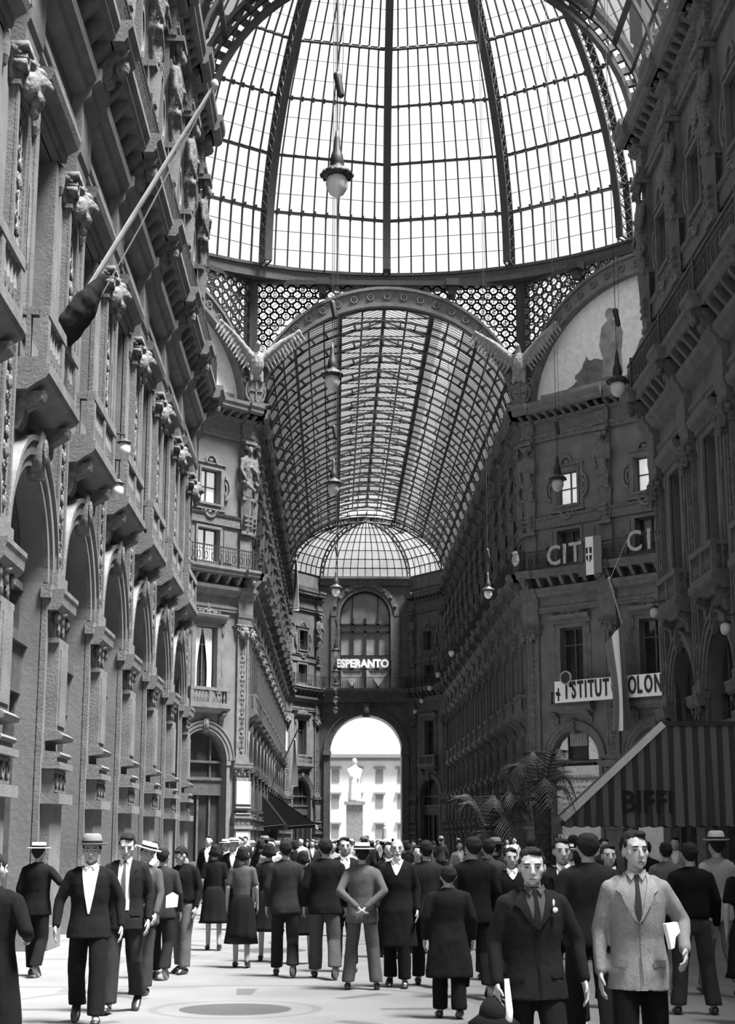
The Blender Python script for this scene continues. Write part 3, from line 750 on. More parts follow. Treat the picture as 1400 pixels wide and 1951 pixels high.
for x, th, lab in ((FL + .05, R(202.5), 'winged stone eagle over a shield on the corner nearer the flagpole'), (FR - .05, R(157.5), 'winged stone eagle over a shield on the corner beside the painted lunette')):
    t = thing('stone_eagle', lab, 'statue', (x, YF - .05, 0), th, 'winged eagles at the mouth of the far arm')
    link('bird', bird, t); link('shield', shield, t)

# ================================================================== DOME
DC = Vector((CX, 64.55, 32.8)); DR = 18.2
def dp(phi, th, r=DR): return DC + Vector((math.sin(phi) * r * math.cos(th), math.cos(phi) * r * math.cos(th), r * math.sin(th)))
dome = link('ceiling_dome', None, None, kind='structure', label='great glazed iron dome over the octagon', category='dome')
TH = [0, 10, 20, 30, 40, 50, 60, 69, 78]
b = MB()
for r0, r1, z0, z1 in ((17.75, 18.75, 32.0, 32.28), (17.95, 18.6, 32.28, 32.7), (17.85, 18.6, 32.7, 32.86)):
    vs = []; K = 64
    for k in range(K):
        a = 2 * PI * k / K; c, s = math.cos(a), math.sin(a)
        vs += [(CX + r0 * c, 64.55 + r0 * s, z0), (CX + r1 * c, 64.55 + r1 * s, z0), (CX + r1 * c, 64.55 + r1 * s, z1), (CX + r0 * c, 64.55 + r0 * s, z1)]
    fs = []
    for k in range(K):
        p = 4 * k; q = 4 * ((k + 1) % K)
        for i in range(4): fs.append((p + i, q + i, q + (i + 1) % 4, p + (i + 1) % 4))
    b.add(vs, fs)
link('ring_beam', b.mesh('ring_beam', IRON2), dome)
b = MB(); vs = []; K = 64
for k in range(K):
    a = 2 * PI * k / K
    for r_, z in ((18.6, 32.3), (19.5, 32.3)): vs.append((CX + r_ * math.cos(a), 64.55 + r_ * math.sin(a), z))
b.add(vs, [(2 * k, 2 * ((k + 1) % K), 2 * ((k + 1) % K) + 1, 2 * k + 1) for k in range(K)])
link('light_block_ring', b.mesh('light_block_ring', IRON2), dome)  # plate added around the ring beam to block light at the gap
def rib_mesh(phi):
    b = MB(); T = [t * 2.0 for t in range(0, 40)]
    tang = Vector((math.cos(phi), -math.sin(phi), 0))
    for r_, w, h in ((DR, .40, .10), (DR - 1.0, .40, .12)):
        vs = []; n = 0
        for th in T:
            t_ = R(th)
            for a_, rr in ((-1, r_ - h), (1, r_ - h), (1, r_), (-1, r_)): vs.append(tuple(dp(phi, t_, rr) + tang * w / 2 * a_))
            n += 1
        fs = []
        for k in range(n - 1):
            p, q = 4 * k, 4 * k + 4
            for i in range(4): fs.append((p + i, p + (i + 1) % 4, q + (i + 1) % 4, q + i))
        b.add(vs, fs)
    for s in (-1, 1):
        off = tang * (.17 * s)
        for k in range(len(T) - 1):
            a, c = R(T[k]), R(T[k + 1])
            b.bar(dp(phi, a, DR - .05) + off, dp(phi, c, DR - .98) + off, .035, .035, tang); b.bar(dp(phi, a, DR - .98) + off, dp(phi, c, DR - .05) + off, .035, .035, tang)
            if k % 5 == 0: b.bar(dp(phi, a, DR - .05) + off, dp(phi, a, DR - 1.0) + off, .08, .08, tang)
    return b.mesh('rib', IRON)
for k in range(16): link('rib', rib_mesh(R(22.5 * k)), dome)
for j, th in enumerate(TH[1:], 1):
    b = MB(); t_ = R(th)
    for k in range(16):
        a, c = R(22.5 * k), R(22.5 * (k + 1))
        up = (dp((a + c) / 2, t_) - DC).normalized()
        b.bar(dp(a, t_), dp(c, t_), .13, .12, up)
        if j > 1: b.bar(dp(a, t_, DR - .42), dp(c, t_, DR - .42), .11, .10, up)
        else: b.bar(dp(a, t_, DR - .2), dp(c, t_, DR - .2), .1, .14, up)
        for i in range(1, 10):
            f = i / 10; b.bar(dp(a, t_).lerp(dp(c, t_), f), dp(a, t_, DR - .42).lerp(dp(c, t_, DR - .42), f), .12, .28 if j % 2 else .16, Vector((0, 0, 1)))
    link('ring', b.mesh('ring', IRON), dome)
b = MB(); b2 = MB(); g = MB()
for k in range(16):
    a, c = R(22.5 * k), R(22.5 * (k + 1))
    for j in range(len(TH) - 1):
        t0, t1 = R(TH[j]), R(TH[j + 1]); P0, P1, Q0, Q1 = dp(a, t0), dp(c, t0), dp(a, t1), dp(c, t1)
        up = (P0 + P1 + Q0 + Q1) / 4 - DC
        nb = 9 if j < 5 else (5 if j < 7 else 2)
        for i in range(1, nb + 1):
            f = i / (nb + 1); b.bar(P0.lerp(P1, f), Q0.lerp(Q1, f), .075, .10, up)
        for i in (1, 2):
            f = i / 3; b2.bar(P0.lerp(Q0, f), P1.lerp(Q1, f), .028, .028, up)
        o = up.normalized() * .08
        g.quad(P0 + o, P1 + o, Q1 + o, Q0 + o)
link('glazing_bars', b.mesh('glazing_bars', IRON), dome); link('cross_bars', b2.mesh('cross_bars', IRON), dome); link('glass_panes', g.mesh('glass_panes', GL_DOME), dome)
link('crown_lantern', MB().lathe([(4.0, 17.8), (4.0, 18.6), (1.5, 20.0), (.3, 20.6)], tuple(DC), 16).mesh('crown_lantern', IRON2), dome)

# ================================================================== BARREL VAULTS
def vault(name, lab, y0, y1, cx, a, nb, full=True, lantern=True, rot=None):
    root = link(name, None, None, kind='structure', label=lab, category='glass vault')
    bi, A2, B2 = 6.0, a + .42, 6.42
    st = (y1 - y0) / nb
    def E_(t, ra, rb): return (cx + ra * math.cos(t), ZC + rb * math.sin(t))
    M = 36 if full else 20
    for k in range(nb + 1):
        y = y0 + k * st; b = MB()
        b.band(cx, ZC, (a - .06, bi - .06), (a + .05, bi + .05), y - .07, y + .07, 0, 180, M); b.band(cx, ZC, (A2 - .06, B2 - .06), (A2 + .04, B2 + .04), y - .07, y + .07, 0, 180, M)
        if full:
            for i in range(27):
                t = PI * i / 26; p, q = E_(t, a, bi), E_(t, A2, B2); b.bar((p[0], y, p[1]), (q[0], y, q[1]), .09, .42 if i % 2 else .2, (0, 1, 0))
        link('rib', b.mesh('rib', IRON), root)
    tl = math.acos(2.6 / A2) if lantern else PI / 2
    b = MB(); NP = 9
    rows = [tl * i / NP for i in range(NP + 1)]; rows = rows + [PI - t for t in reversed(rows)]
    for i, t in enumerate(rows):
        x, z = E_(t, A2, B2); w = .16 if i in (3, 6, 13, 16) else .085
        b.box(x - w / 2, x + w / 2, y0, y1, z - w / 2, z + w / 2)
    link('purlins', b.mesh('purlins', IRON), root)
    g = MB(); sl = MB(); gb = MB()
    for half in (0, 1):
        tt = [tl * i / 14 for i in range(15)]; tt = tt if not half else [PI - t for t in tt]
        for i in range(14):
            p, q = E_(tt[i], A2 + .05, B2 + .05), E_(tt[i + 1], A2 + .05, B2 + .05)
            (gb if full and half == 0 and i in (11, 12) else g).quad((p[0], y0, p[1]), (p[0], y1, p[1]), (q[0], y1, q[1]), (q[0], y0, q[1]))
            if full:
                p, q = E_(tt[i], A2, B2), E_(tt[i + 1], A2, B2); y = y0
                for kk in range(nb):
                    for m_ in range(1, 8):
                        yy = y0 + kk * st + m_ * st / 8; sl.bar((p[0], yy, p[1]), (q[0], yy, q[1]), .032, .032, (0, 1, 0))
    link('side_glass', g.mesh('side_glass', GL_SIDE if full else GL_NEAR), root)
    if gb.v: link('clearer_glass_strip', gb.mesh('clearer_glass_strip', GL_LANT), root)  # strip of glass more transparent than the panes around it
    if full: link('glazing_slats', sl.mesh('glazing_slats', IRON), root)
    if lantern:
        zb = E_(tl, A2, B2)[1]; b = MB(); g = MB(); ge = MB(); ze, zr = zb + .55, zb + 1.5; yq = y1 - 1.6 * st
        for s in (-1, 1):
            b.box(cx + s * 2.6 - .12, cx + s * 2.6 + .12, y0, y1, zb - .15, zb + .1); b.box(cx + s * 2.6 - .07, cx + s * 2.6 + .07, y0, y1, ze - .07, ze + .07)
            g.quad((cx + s * 2.62, y0, zb), (cx + s * 2.62, y1, zb), (cx + s * 2.62, y1, ze), (cx + s * 2.62, y0, ze))
            g.quad((cx + s * 2.6, y0, ze + .06), (cx + s * 2.6, yq, ze + .06), (cx, yq, zr + .06), (cx, y0, zr + .06))
            ge.quad((cx + s * 2.6, yq, ze + .06), (cx + s * 2.6, y1, ze + .06), (cx, y1, zr + .06), (cx, yq, zr + .06))
            b.box(cx + s * 1.3 - .05, cx + s * 1.3 + .05, y0, y1, (ze + zr) / 2 - .05, (ze + zr) / 2 + .05)
        b.box(cx - .09, cx + .09, y0, y1, zr - .1, zr + .08)
        for k in range(nb + 1):
            y = y0 + k * st
            for s in (-1, 1):
                b.bar((cx + s * 2.6, y, ze), (cx, y, zr), .10, .12, (0, 1, 0)); b.bar((cx + s * 2.6, y, zb), (cx + s * 2.6, y, ze), .10, .10, (0, 1, 0))
                b.bar((cx + s * 2.6, y, ze), (cx, y, ze), .06, .06, (0, 1, 0))
            if k < nb:
                for m_ in range(1, 8):
                    yy = y + m_ * st / 8
                    for s in (-1, 1): b.bar((cx + s * 2.6, yy, ze), (cx, yy, zr), .03, .03, (0, 1, 0))
        link('lantern_frame', b.mesh('lantern_frame', IRON), root); link('lantern_glass', g.mesh('lantern_glass', GL_LANT), root); link('end_lantern_glass', ge.mesh('end_lantern_glass', GL_DOME), root)
    return root
vault('ceiling_vault_far', 'long ribbed glass barrel vault of the far arm', YF + .5, YE, CX, 7.1, 18)
vault('ceiling_vault_near', 'glass barrel vault over the near arm', -12, YN - .3, (XL + XR) / 2, 7.1, 16, full=False, lantern=False)
# cross arms: light glazed roofs
for s_, x0, x1 in (('left', SX0 - 26, SX0), ('right', SX1, SX1 + 26)):
    yc = (SY0 + SY1) / 2; root = link('ceiling_cross_arm_%s' % s_, None, None, kind='structure', label='glazed roof of the cross arm on the %s' % s_, category='glass vault')
    g = MB(); K = 14
    for k in range(K):
        a, c = PI * k / K, PI * (k + 1) / K
        g.quad((x0, yc + 6.1 * math.cos(a), ZC + 6 * math.sin(a)), (x1, yc + 6.1 * math.cos(a), ZC + 6 * math.sin(a)), (x1, yc + 6.1 * math.cos(c), ZC + 6 * math.sin(c)), (x0, yc + 6.1 * math.cos(c), ZC + 6 * math.sin(c)))
    link('glass', g.mesh('glass', GL_SIDE), root)
    b = MB()
    for i in range(9):
        x = x0 + (x1 - x0) * i / 8
        for k in range(K):
            a, c = PI * k / K, PI * (k + 1) / K
            b.bar((x, yc + 6 * math.cos(a), ZC + 5.9 * math.sin(a)), (x, yc + 6 * math.cos(c), ZC + 5.9 * math.sin(c)), .15, .3, (1, 0, 0))
    link('ribs', b.mesh('ribs', IRON), root)

# glazed half dome closing the far arm
root = link('ceiling_half_dome', None, None, kind='structure', label='faceted glass half dome closing the far arm', category='glass vault')
EB = [Vector((FR, YE, 26.2)), Vector((7.05, 146, 26.2)), Vector((-1.55, 146, 26.2)), Vector((FL, YE, 26.2))]; EA = Vector((CX, YE - .2, 31.0))
def ep(B, t):
    c = 1 - math.cos(t * PI / 2); p = B + (EA - B) * c; p.z = B.z + (EA.z - B.z) * math.sin(t * PI / 2); return p
b = MB(); g = MB(); rb = MB()
for i in range(3):
    n = 12 if i == 1 else 7
    for j in range(8):
        t0, t1 = j / 8 * .93, (j + 1) / 8 * .93
        A0, A1, C0, C1 = ep(EB[i], t0), ep(EB[i + 1], t0), ep(EB[i], t1), ep(EB[i + 1], t1)
        g.quad(A0, A1, C1, C0); up = (A0 + A1 + C0 + C1) / 4 - Vector((CX, YE, 24))
        for q in range(n + 1): b.bar(A0.lerp(A1, q / n), C0.lerp(C1, q / n), .07, .07, up)
        b.bar(A0, A1, .09, .09, up)
    b.bar(ep(EB[i], .93), ep(EB[i + 1], .93), .12, .12)
for i in range(4):
    pts = [ep(EB[i], t / 14) for t in range(15)]; p2 = [p + (Vector((CX, YE - 1, 24)) - p).normalized() * .5 for p in pts]
    rb.tube(pts, .09, 5); rb.tube(p2, .08, 5)
    for p, q in zip(pts, p2): rb.bar(p, q, .1, .16)
link('glazing_bars', b.mesh('glazing_bars', IRON), root); link('glass', g.mesh('glass', GL_END), root); link('ribs', rb.mesh('ribs', IRON), root)
b = MB(); b.band(CX, ZC, (5.9, 5.9), (6.0, 6.0), YE - .1, YE + .1, 55, 125, 20)
for i in range(11):
    t = R(58 + 6.4 * i); b.bar((CX + 6.0 * math.cos(t), YE, ZC + 6.0 * math.sin(t)), (CX + 7.2 * math.cos(t), YE, ZC + 6.9 * math.sin(t)), .09, .14, (0, 1, 0))
link('end_truss', b.mesh('end_truss', IRON), root)

# ================================================================== END WALL WITH THE GREAT PORTAL
QL, QR = (-1.55, 146.0), (7.05, 146.0)
La = math.hypot(QL[0] - FL, QL[1] - YE)
facade('end_left', QL, math.atan2(YE - QL[1], FL - QL[0]), La, [.5, La - .5], La - 1.0, 'on the end wall, awning side', far=True, zc_n=.5, opt={'ref': 'from the portal'})
La2 = math.hypot(QR[0] - FR, QR[1] - YE)
facade('end_right', (FR, YE), math.atan2(QR[1] - YE, QR[0] - FR), La2, [.5, La2 - .5], La2 - 1.0, 'on the end wall, shaded side', far=True, zc_n=.5, opt={'order': [1, 0], 'ref': 'from the portal'})
PO = (QR[0], QR[1], 0); W = QR[0] - QL[0]; h = W / 2 + .0
b = MB(); arch_wall(b, h - .1, h, 14.5, 3.35, 9.75, 3.0)
b.quad((W, 0, 14.5), (0, 0, 14.5), (0, 0, 15.5), (W, 0, 15.5)); arch_wall(b, h, h, 26.3, 2.4, 22.45, .5, 0, 15.5)
b.box(0, W / 2 - 3.4, -3, -.01, 0, 14.6); b.box(W / 2 + 3.3, W, -3, -.01, 0, 14.6); b.box(0, W, -3, -.9, 13.2, 26.3); b.box(-30, -.1, -3.2, -.2, 0, 26); b.box(W + .1, W + 30, -3.2, -.2, 0, 26)
o = link('wall_portal', b.mesh('wall', STONE), None, kind='structure', label='end wall around the tall open portal', category='wall'); o.location = PO; o.rotation_euler = (0, 0, PI)
for nm, O_, th, L_ in (('wall_end_attic_left', QL, math.atan2(YE - QL[1], FL - QL[0]), La), ('wall_end_attic_right', (FR, YE), math.atan2(QR[1] - YE, QR[0] - FR), La2)):
    o = link(nm, MB().box(0, L_, -1.6, 0, 24.6, 26.3).mesh('wall', STONE), None, kind='structure', label='attic strip under the glass half dome, %s' % nm[-5:].strip('_'), category='wall'); o.location = (O_[0], O_[1], 0); o.rotation_euler = (0, 0, th)
t = thing('portal_arch', 'tall open stone portal arch with white daylight beyond', 'arch', PO, PI)
b = MB(); c = h - .1; b.band(c, 9.75, (3.35, 3.35), (3.8, 3.8), -.1, .2, 0, 180, 36); b.band(c, 9.75, (3.8, 3.8), (3.95, 3.95), -.1, .32, 0, 180, 36)
link('archivolt', b.mesh('archivolt', STONE2), t)
for s in (-1, 1):
    x0, x1 = sorted((c + s * 3.35, c + s * 3.95)); b = MB(); b.box(x0, x1, -.1, .22, 0, 9.4); b.box(x0 - .1, x1 + .1, -.1, .4, 9.4, 9.75); b.box(x0 - .1, x1 + .1, -.1, .4, 0, 1.2)
    link('jamb', b.mesh('jamb', STONE2), t)
link('keystone', MB().box(c - .35, c + .35, 0, .5, 12.9, 14.2).ell((c, .5, 13.5), (.3, .25, .5)).mesh('keystone', CARVE), t)
t = thing(sname('window'), 'great arched upper window above the white lettering', 'window', PO, PI, None, 'structure')
b = MB(); b.band(h, 22.45, (2.4, 2.4), (2.75, 2.75), -.1, .12, 0, 180, 30); b.band(h, 22.45, (2.75, 2.75), (3.25, 3.25), -.1, .2, 0, 180, 30)
for s in (-1, 1): x0, x1 = sorted((h + s * 2.4, h + s * 3.25)); b.box(x0, x1, -.1, .16, 15.5, 22.45)
link('stone_surround', b.mesh('stone_surround', STONE2), t)
ros = MB().ell((0, .24, 0), (.16, .08, .16), 8, 6).mesh('rosette', CARVE)
for k in range(9): a = R(18 + 18 * k); o = link('rosette', ros, t); o.location = (h + 3.0 * math.cos(a), 0, 22.45 + 3.0 * math.sin(a))
K = 20; b = MB().prism([(h - 2.4, 15.5), (h + 2.4, 15.5)] + [(h + 2.4 * math.cos(PI * k / K), 22.45 + 2.4 * math.sin(PI * k / K)) for k in range(K + 1)], -.45, -.4)
PANE_E = mat('grey_daylit_glass', .30, .3, .3, .8)
link('pane', b.mesh('pane', PANE_E), t)
b = MB()
for x in (-1.2, 0, 1.2): b.box(h + x - .12, h + x + .12, -.4, -.2, 15.5, 22.3)
for z in (20.9, 21.6): b.box(h - 2.4, h + 2.4, -.4, -.2, z, z + .16)
b.box(h - 2.4, h + 2.4, -.4, -.25, 18.7, 18.78); b.band(h, 22.45, (2.25, 2.25), (2.42, 2.42), -.4, -.2, 0, 180, 24)
for x in (-1.2, 1.2): b.box(h + x - .04, h + x + .04, -.4, -.25, 22.3, 24.4)
b.box(h - 2.4, h - 2.28, -.4, -.2, 15.5, 22.4); b.box(h + 2.28, h + 2.4, -.4, -.2, 15.5, 22.4)
link('mullions', b.mesh('mullions', IRON), t)
t = thing('long_balcony', 'stone balcony under the great arched window of the end wall', 'balcony', PO, PI)
b = MB(); b.sweep([(-.02, 15.0), (.9, 15.0), (1.1, 15.3), (1.15, 15.52), (-.02, 15.52)], 0, W); b.sweep([(-.02, 14.2), (.4, 14.3), (.6, 14.7), (.7, 15.0), (-.02, 15.0)], 0, W); link('slab', b.mesh('slab', STONE2), t)
b = MB(); b.box(0, W, 1.0, 1.06, 16.5, 16.56); x = 0
while x < W: b.box(x, x + .03, 1.01, 1.04, 15.52, 16.5); x += .2
link('railing', b.mesh('railing', IRON), t)
b = MB(); b.sweep([(-.02, 25.4), (.2, 25.4), (.3, 25.9), (.5, 26.0), (.5, 26.2), (-.02, 26.2)], 0, W)
o = link(sname('trim'), b.mesh('trim', STONE2), None, kind='structure', label='moulding on top of the end wall', category='moulding'); o.location = PO; o.rotation_euler = (0, 0, PI)

def text_mesh(s, size, ext, m, name='lettering', sx=1.0, bold=0.0):
    cu = bpy.data.curves.new('t', 'FONT'); cu.body = s; cu.size = size; cu.extrude = ext; cu.align_x = 'CENTER'; cu.align_y = 'CENTER'; cu.offset = bold; cu.resolution_u = 3
    o = bpy.data.objects.new('t', cu); COL.objects.link(o); dg = bpy.context.evaluated_depsgraph_get(); dg.update()
    me = bpy.data.meshes.new_from_object(o.evaluated_get(dg)); bpy.data.objects.remove(o)
    for v in me.vertices:
        x, y, z = v.co; v.co = (-x * sx, z, y)          # lettering faces +y of a facade frame
    me.flip_normals()
    me.materials.clear(); me.materials.append(m); me.name = name; return me
def letters(root, s, c, y, z, size, m, sx=1.0, bold=0.0, name='lettering', gap=None):
    o = link(name, text_mesh(s, size, .03, m, name, sx, bold), root); o.location = (c, y, z); return o

t = thing('lettering_sign', 'large white capitals spelling a language name across the great arched window', 'sign', PO, PI)
letters(t, 'ESPERANTO', h + .28, .3, 17.9, 1.02, LETW, .9, .05)
link('support_rail', MB().box(h - 2.5, h + 2.5, .1, .24, 17.35, 17.45).box(h - 2.5, h + 2.5, .1, .24, 18.2, 18.26).box(h - 2.45, h - 2.38, -.3, .2, 16.5, 18.26).box(h + 2.38, h + 2.45, -.3, .2, 16.5, 18.26).mesh('support_rail', IRON), t)
for s in (-1, 1):
    t = thing('pennant', 'triangular grey pennant below the white capitals, %s one of the two' % ('left' if s > 0 else 'right'), 'pennant', PO, PI, 'pennants under the end window')
    link('cloth', MB().prism([(h + s * 1.25 - 1.0, 17.3), (h + s * 1.25 + 1.0, 17.3), (h + s * 1.25, 15.8)], .1, .14).mesh('cloth', LETG), t)

# ================================================================== SQUARE BEYOND THE PORTAL
t = thing('town_house', 'sunlit pale building with cornice and rows of windows beyond the portal', 'building', (3, 215, 0))
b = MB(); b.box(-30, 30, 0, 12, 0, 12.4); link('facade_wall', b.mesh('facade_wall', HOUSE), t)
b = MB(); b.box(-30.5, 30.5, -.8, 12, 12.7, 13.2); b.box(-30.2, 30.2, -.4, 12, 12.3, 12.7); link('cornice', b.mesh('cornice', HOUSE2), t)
b = MB(); b.add([(-30, 0, 13.2), (30, 0, 13.2), (30, 12, 13.2), (-30, 12, 13.2), (-26, 4, 15.6), (26, 4, 15.6), (26, 8, 15.6), (-26, 8, 15.6)], [(0, 1, 5, 4), (1, 2, 6, 5), (2, 3, 7, 6), (3, 0, 4, 7), (4, 5, 6, 7)]); link('roof', b.mesh('roof', HOUSE), t)
for rz_ in (9.4, 6.0, 2.0):
    for i in range(-6, 7):
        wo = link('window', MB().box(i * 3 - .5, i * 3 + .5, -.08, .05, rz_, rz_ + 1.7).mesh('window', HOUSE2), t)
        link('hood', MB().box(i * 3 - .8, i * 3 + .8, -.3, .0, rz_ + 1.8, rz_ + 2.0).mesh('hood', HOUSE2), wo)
t = thing('monument', 'pale statue on a tall stepped pedestal standing beyond the portal', 'monument', (2.2, 182, 0))
b = MB(); b.box(-2.2, 2.2, -2.2, 2.2, 0, .6); b.box(-1.5, 1.5, -1.5, 1.5, .6, 1.6); b.box(-.95, .95, -.95, .95, 1.6, 5.6); b.box(-1.2, 1.2, -1.2, 1.2, 5.6, 6.0); link('pedestal', b.mesh('pedestal', BRONZE), t)
b = MB(); b.ell((0, 0, 10.6), (.3, .32, .4)); b.cap((0, 0, 9.7), (0, 0, 10.2), .35, .2); b.loft([((0, 0, 6.0), (.8, 0, 0), (0, .7, 0)), ((0, 0, 8), (.65, 0, 0), (0, .55, 0)), ((0, 0, 9.6), (.8, 0, 0), (0, .45, 0)), ((0, 0, 10.0), (.4, 0, 0), (0, .3, 0))], 12)
b.cap((.7, 0, 9.6), (.5, -.5, 8.6), .22, .16); b.cap((-.7, 0, 9.6), (-.4, -.6, 8.9), .22, .16); link('statue', remesh(b, .12, 1, 'statue', HOUSE), t)
for i, (dx, dy) in enumerate(((-3.6, -2), (3.4, -2.5))):
    b = MB(); b.box(-.5, .5, -.5, .5, 0, 1.6); b.cap((0, 0, 1.6), (0, 0, 2.9), .35, .28); b.ell((0, 0, 3.3), (.2, .2, .25))
    t = thing('pupil_statue', 'small dark statue on a block at the %s foot of the monument' % ('left' if i == 0 else 'right'), 'statue', (2.2 + dx, 182 + dy, 0)); link('figure', remesh(b, .1, 1, 'figure', BRONZE), t)

# ================================================================== HANGING LAMPS
def m_lamp():
    P = []
    b = MB(); b.lathe([(.02, .95), (.05, .8), (.06, .62), (.10, .5), (.12, .34), (.10, .3), (.17, .26), (.25, .2), (.27, .16), (.25, .13), (.14, .12)], (0, 0, 0), 14)
    for k in range(10):
        a = 2 * PI * k / 10; b.ell((.25 * math.cos(a), .25 * math.sin(a), .15), (.035, .035, .05), 6, 5)
    P.append(('canopy', b.mesh('canopy', IRON, True)))
    b = MB(); b.lathe([(.13, .14), (.17, .08), (.185, 0), (.17, -.09), (.12, -.18), (.05, -.23), (.02, -.24)], (0, 0, 0), 16); P.append(('globe', b.mesh('globe', GLOBE, True)))
    b = MB(); b.cap((0, 0, 1.95), (.06, 0, 1.6), .07, .06); P.append(('counterweight', b.mesh('counterweight', IRON, True)))
    return P
LAMP = m_lamp()
lamps = [(-.02, 24.0, 'nearest'), (-.12, 35.3, 'second'), (-.1, 46.7, 'third'), (-.02, 67, 'fourth'), (-.02, 90, 'fifth'), (-.02, 101.5, 'sixth'), (-.02, 110.5, 'seventh'), (-.02, 121, 'eighth'), (-.02, 131, 'ninth'),
         (6.75, 35.7, 'nearest'), (6.75, 46, 'second'), (6.7, 67.5, 'third'), (6.7, 89.6, 'fourth'), (6.7, 101.5, 'fifth'), (6.7, 110.5, 'sixth'), (6.7, 121, 'seventh'), (6.7, 131, 'eighth')]
for i, (x, y, wd) in enumerate(lamps):
    row = 'row over the middle' if x < 1 else 'row on the awning side'
    z = 12.3
    t = thing('hanging_lamp', 'white globe lamp hanging on a long cable, %s in the %s' % (wd, row), 'lamp', (x, y, z), 0, 'globe lamps in the ' + row)
    parts(t, LAMP)
    if y < 48.0: top = ZC + 6.0 * math.sqrt(1 - ((x - (XL + XR) / 2) / 7.1) ** 2)
    elif y < 82: top = 32.8 + math.sqrt(max(0, DR ** 2 - (x - CX) ** 2 - (y - 64.55) ** 2)) - .5
    else: top = ZC + 6.47 * math.sqrt(1 - ((x - CX) / 7.57) ** 2)
    w = .012 if y > 50 else .009
    b = MB(); b.tube([(0, 0, .9), (.0, 0, 1.9), (0, 0, top - z)], w, 5); b.tube([(.03, 0, .95), (.10, 0, 2.4), (.04, 0, top - z)], w * .6, 4)
    link('cable', b.mesh('cable', IRON), t)
for i, (x, y, z, d, lab) in enumerate(((-4.1, 29.0, 9.0, 1, 'small white bracket lamp on the flagpole facade, upper one'), (-4.15, 28.6, 8.1, 1, 'small white bracket lamp on the flagpole facade, lower one'), (9.3, 36.6, 6.6, -1, 'white bracket lamp on the dark facade above the striped awning'), (9.35, 45.0, 8.2, -1, 'white bracket lamp on the last pier of the dark facade'))):
    t = thing('wall_lamp', lab, 'lamp', (x, y, z)); link('globe', MB().ell((0, 0, 0), (.13, .13, .17)).mesh('globe', GLOBE, True), t)
    link('arm', MB().tube([(0, 0, .16), (0, 0, .3), (-.3 * d, 0, .36), (-.85 * d, 0, .1)], .022, 6).lathe([(.15, .14), (.06, .22)], (0, 0, 0), 10).mesh('arm', IRON), t)

# ================================================================== FLAGPOLES, FLAGS, BANNERS, SIGNS
t = thing('flagpole', 'long pale flagpole slanting up from the facade above the tall shop arches', 'flagpole', (0, 0, 0))
p0, p1 = Vector((-4.6, 23.2, 8.9)), Vector((-1.98, 22.9, 13.5))
link('pole', MB().tube([p0, p0.lerp(p1, .5), p1], [.05, .045, .03], 8).mesh('pole', mat('pale_pole', .42, .6)), t)
link('finial', MB().ell(tuple(p1), (.06, .06, .09)).mesh('finial', mat('pale_finial', .4)), t)
d = (p1 - p0).normalized()
link('rope', MB().tube([p0 + d * .6 + Vector((.3, 0, 0)), p0.lerp(p1, .5) + Vector((.16, 0, -.1)), p1], .012, 4).mesh('rope', LETG), t)
t = thing('furled_flag', 'dark rolled flag bundle tied around the foot of the slanting pole', 'flag', (0, 0, 0))
b = MB(); q0, q1 = p0.lerp(p1, .06) + Vector((.02, 0, -.1)), p0.lerp(p1, .34) + Vector((.06, 0, -.12)); rs = [.05, .17, .22, .23, .2, .12, .04]
b.tube([q0.lerp(q1, i / 6) for i in range(7)], rs, 12); b.xf(lambda p: p)
link('cloth', remesh(b, .03, 1, 'cloth', cloth(.03), .02, 9), t)

def hang(w, hgt, fold=3, amp=.08, taper=.5, nx=24, nz_=26, thick=.015, seed=0):
    """a limp hanging cloth, top edge at z=0, spans 0..w"""
    vs = []; fs = []
    for j in range(nz_ + 1):
        v = j / nz_; ww = w * (1 - taper * math.sin(v * PI) * .8)
        for i in range(nx + 1):
            u_ = i / nx; vs.append((u_ * ww + w * .1 * math.sin(3 * v + seed), amp * math.sin(u_ * fold * 2 * PI + v * 2 + seed) * (.3 + v), -hgt * v - .2 * hgt * u_ * (1 - v)))
    for j in range(nz_):
        for i in range(nx): q = j * (nx + 1) + i; fs.append((q, q + 1, q + nx + 2, q + nx + 1))
    n = len(vs); vs += [(a, b_ - thick, c) for a, b_, c in vs]; fs += [tuple(k + n for k in reversed(f)) for f in fs]
    return MB().add(vs, fs)
def flag_parts(t, w, hgt, cols, off, **kw):
    b = hang(w, hgt, **kw); n = len(b.v) // 2; nx = kw.get('nx', 24); k = len(cols)
    for ci, c in enumerate(cols):
        m = MB(); m.v = b.v; lo, hi = ci * nx // k, (ci + 1) * nx // k
        m.f = [f for f in b.f if lo <= (min(f) % n) % (nx + 1) < hi]
        me = bpy.data.meshes.new('stripe'); me.from_pydata(m.v, [], m.f); me.materials.append(c); me.update(); me.shade_smooth()
        bmv = set(v for f in m.f for v in f); 
        import bmesh
        bm = bmesh.new(); bm.from_mesh(me); bmesh.ops.delete(bm, geom=[v for v in bm.verts if v.index not in bmv], context='VERTS'); bm.to_mesh(me); bm.free()
        o = link('stripe', me, t); o.location = off
    return t
G1, G2, G3 = cloth(.16), mat('white_flag_cloth', .72, .9, .06, 4), cloth(.26)
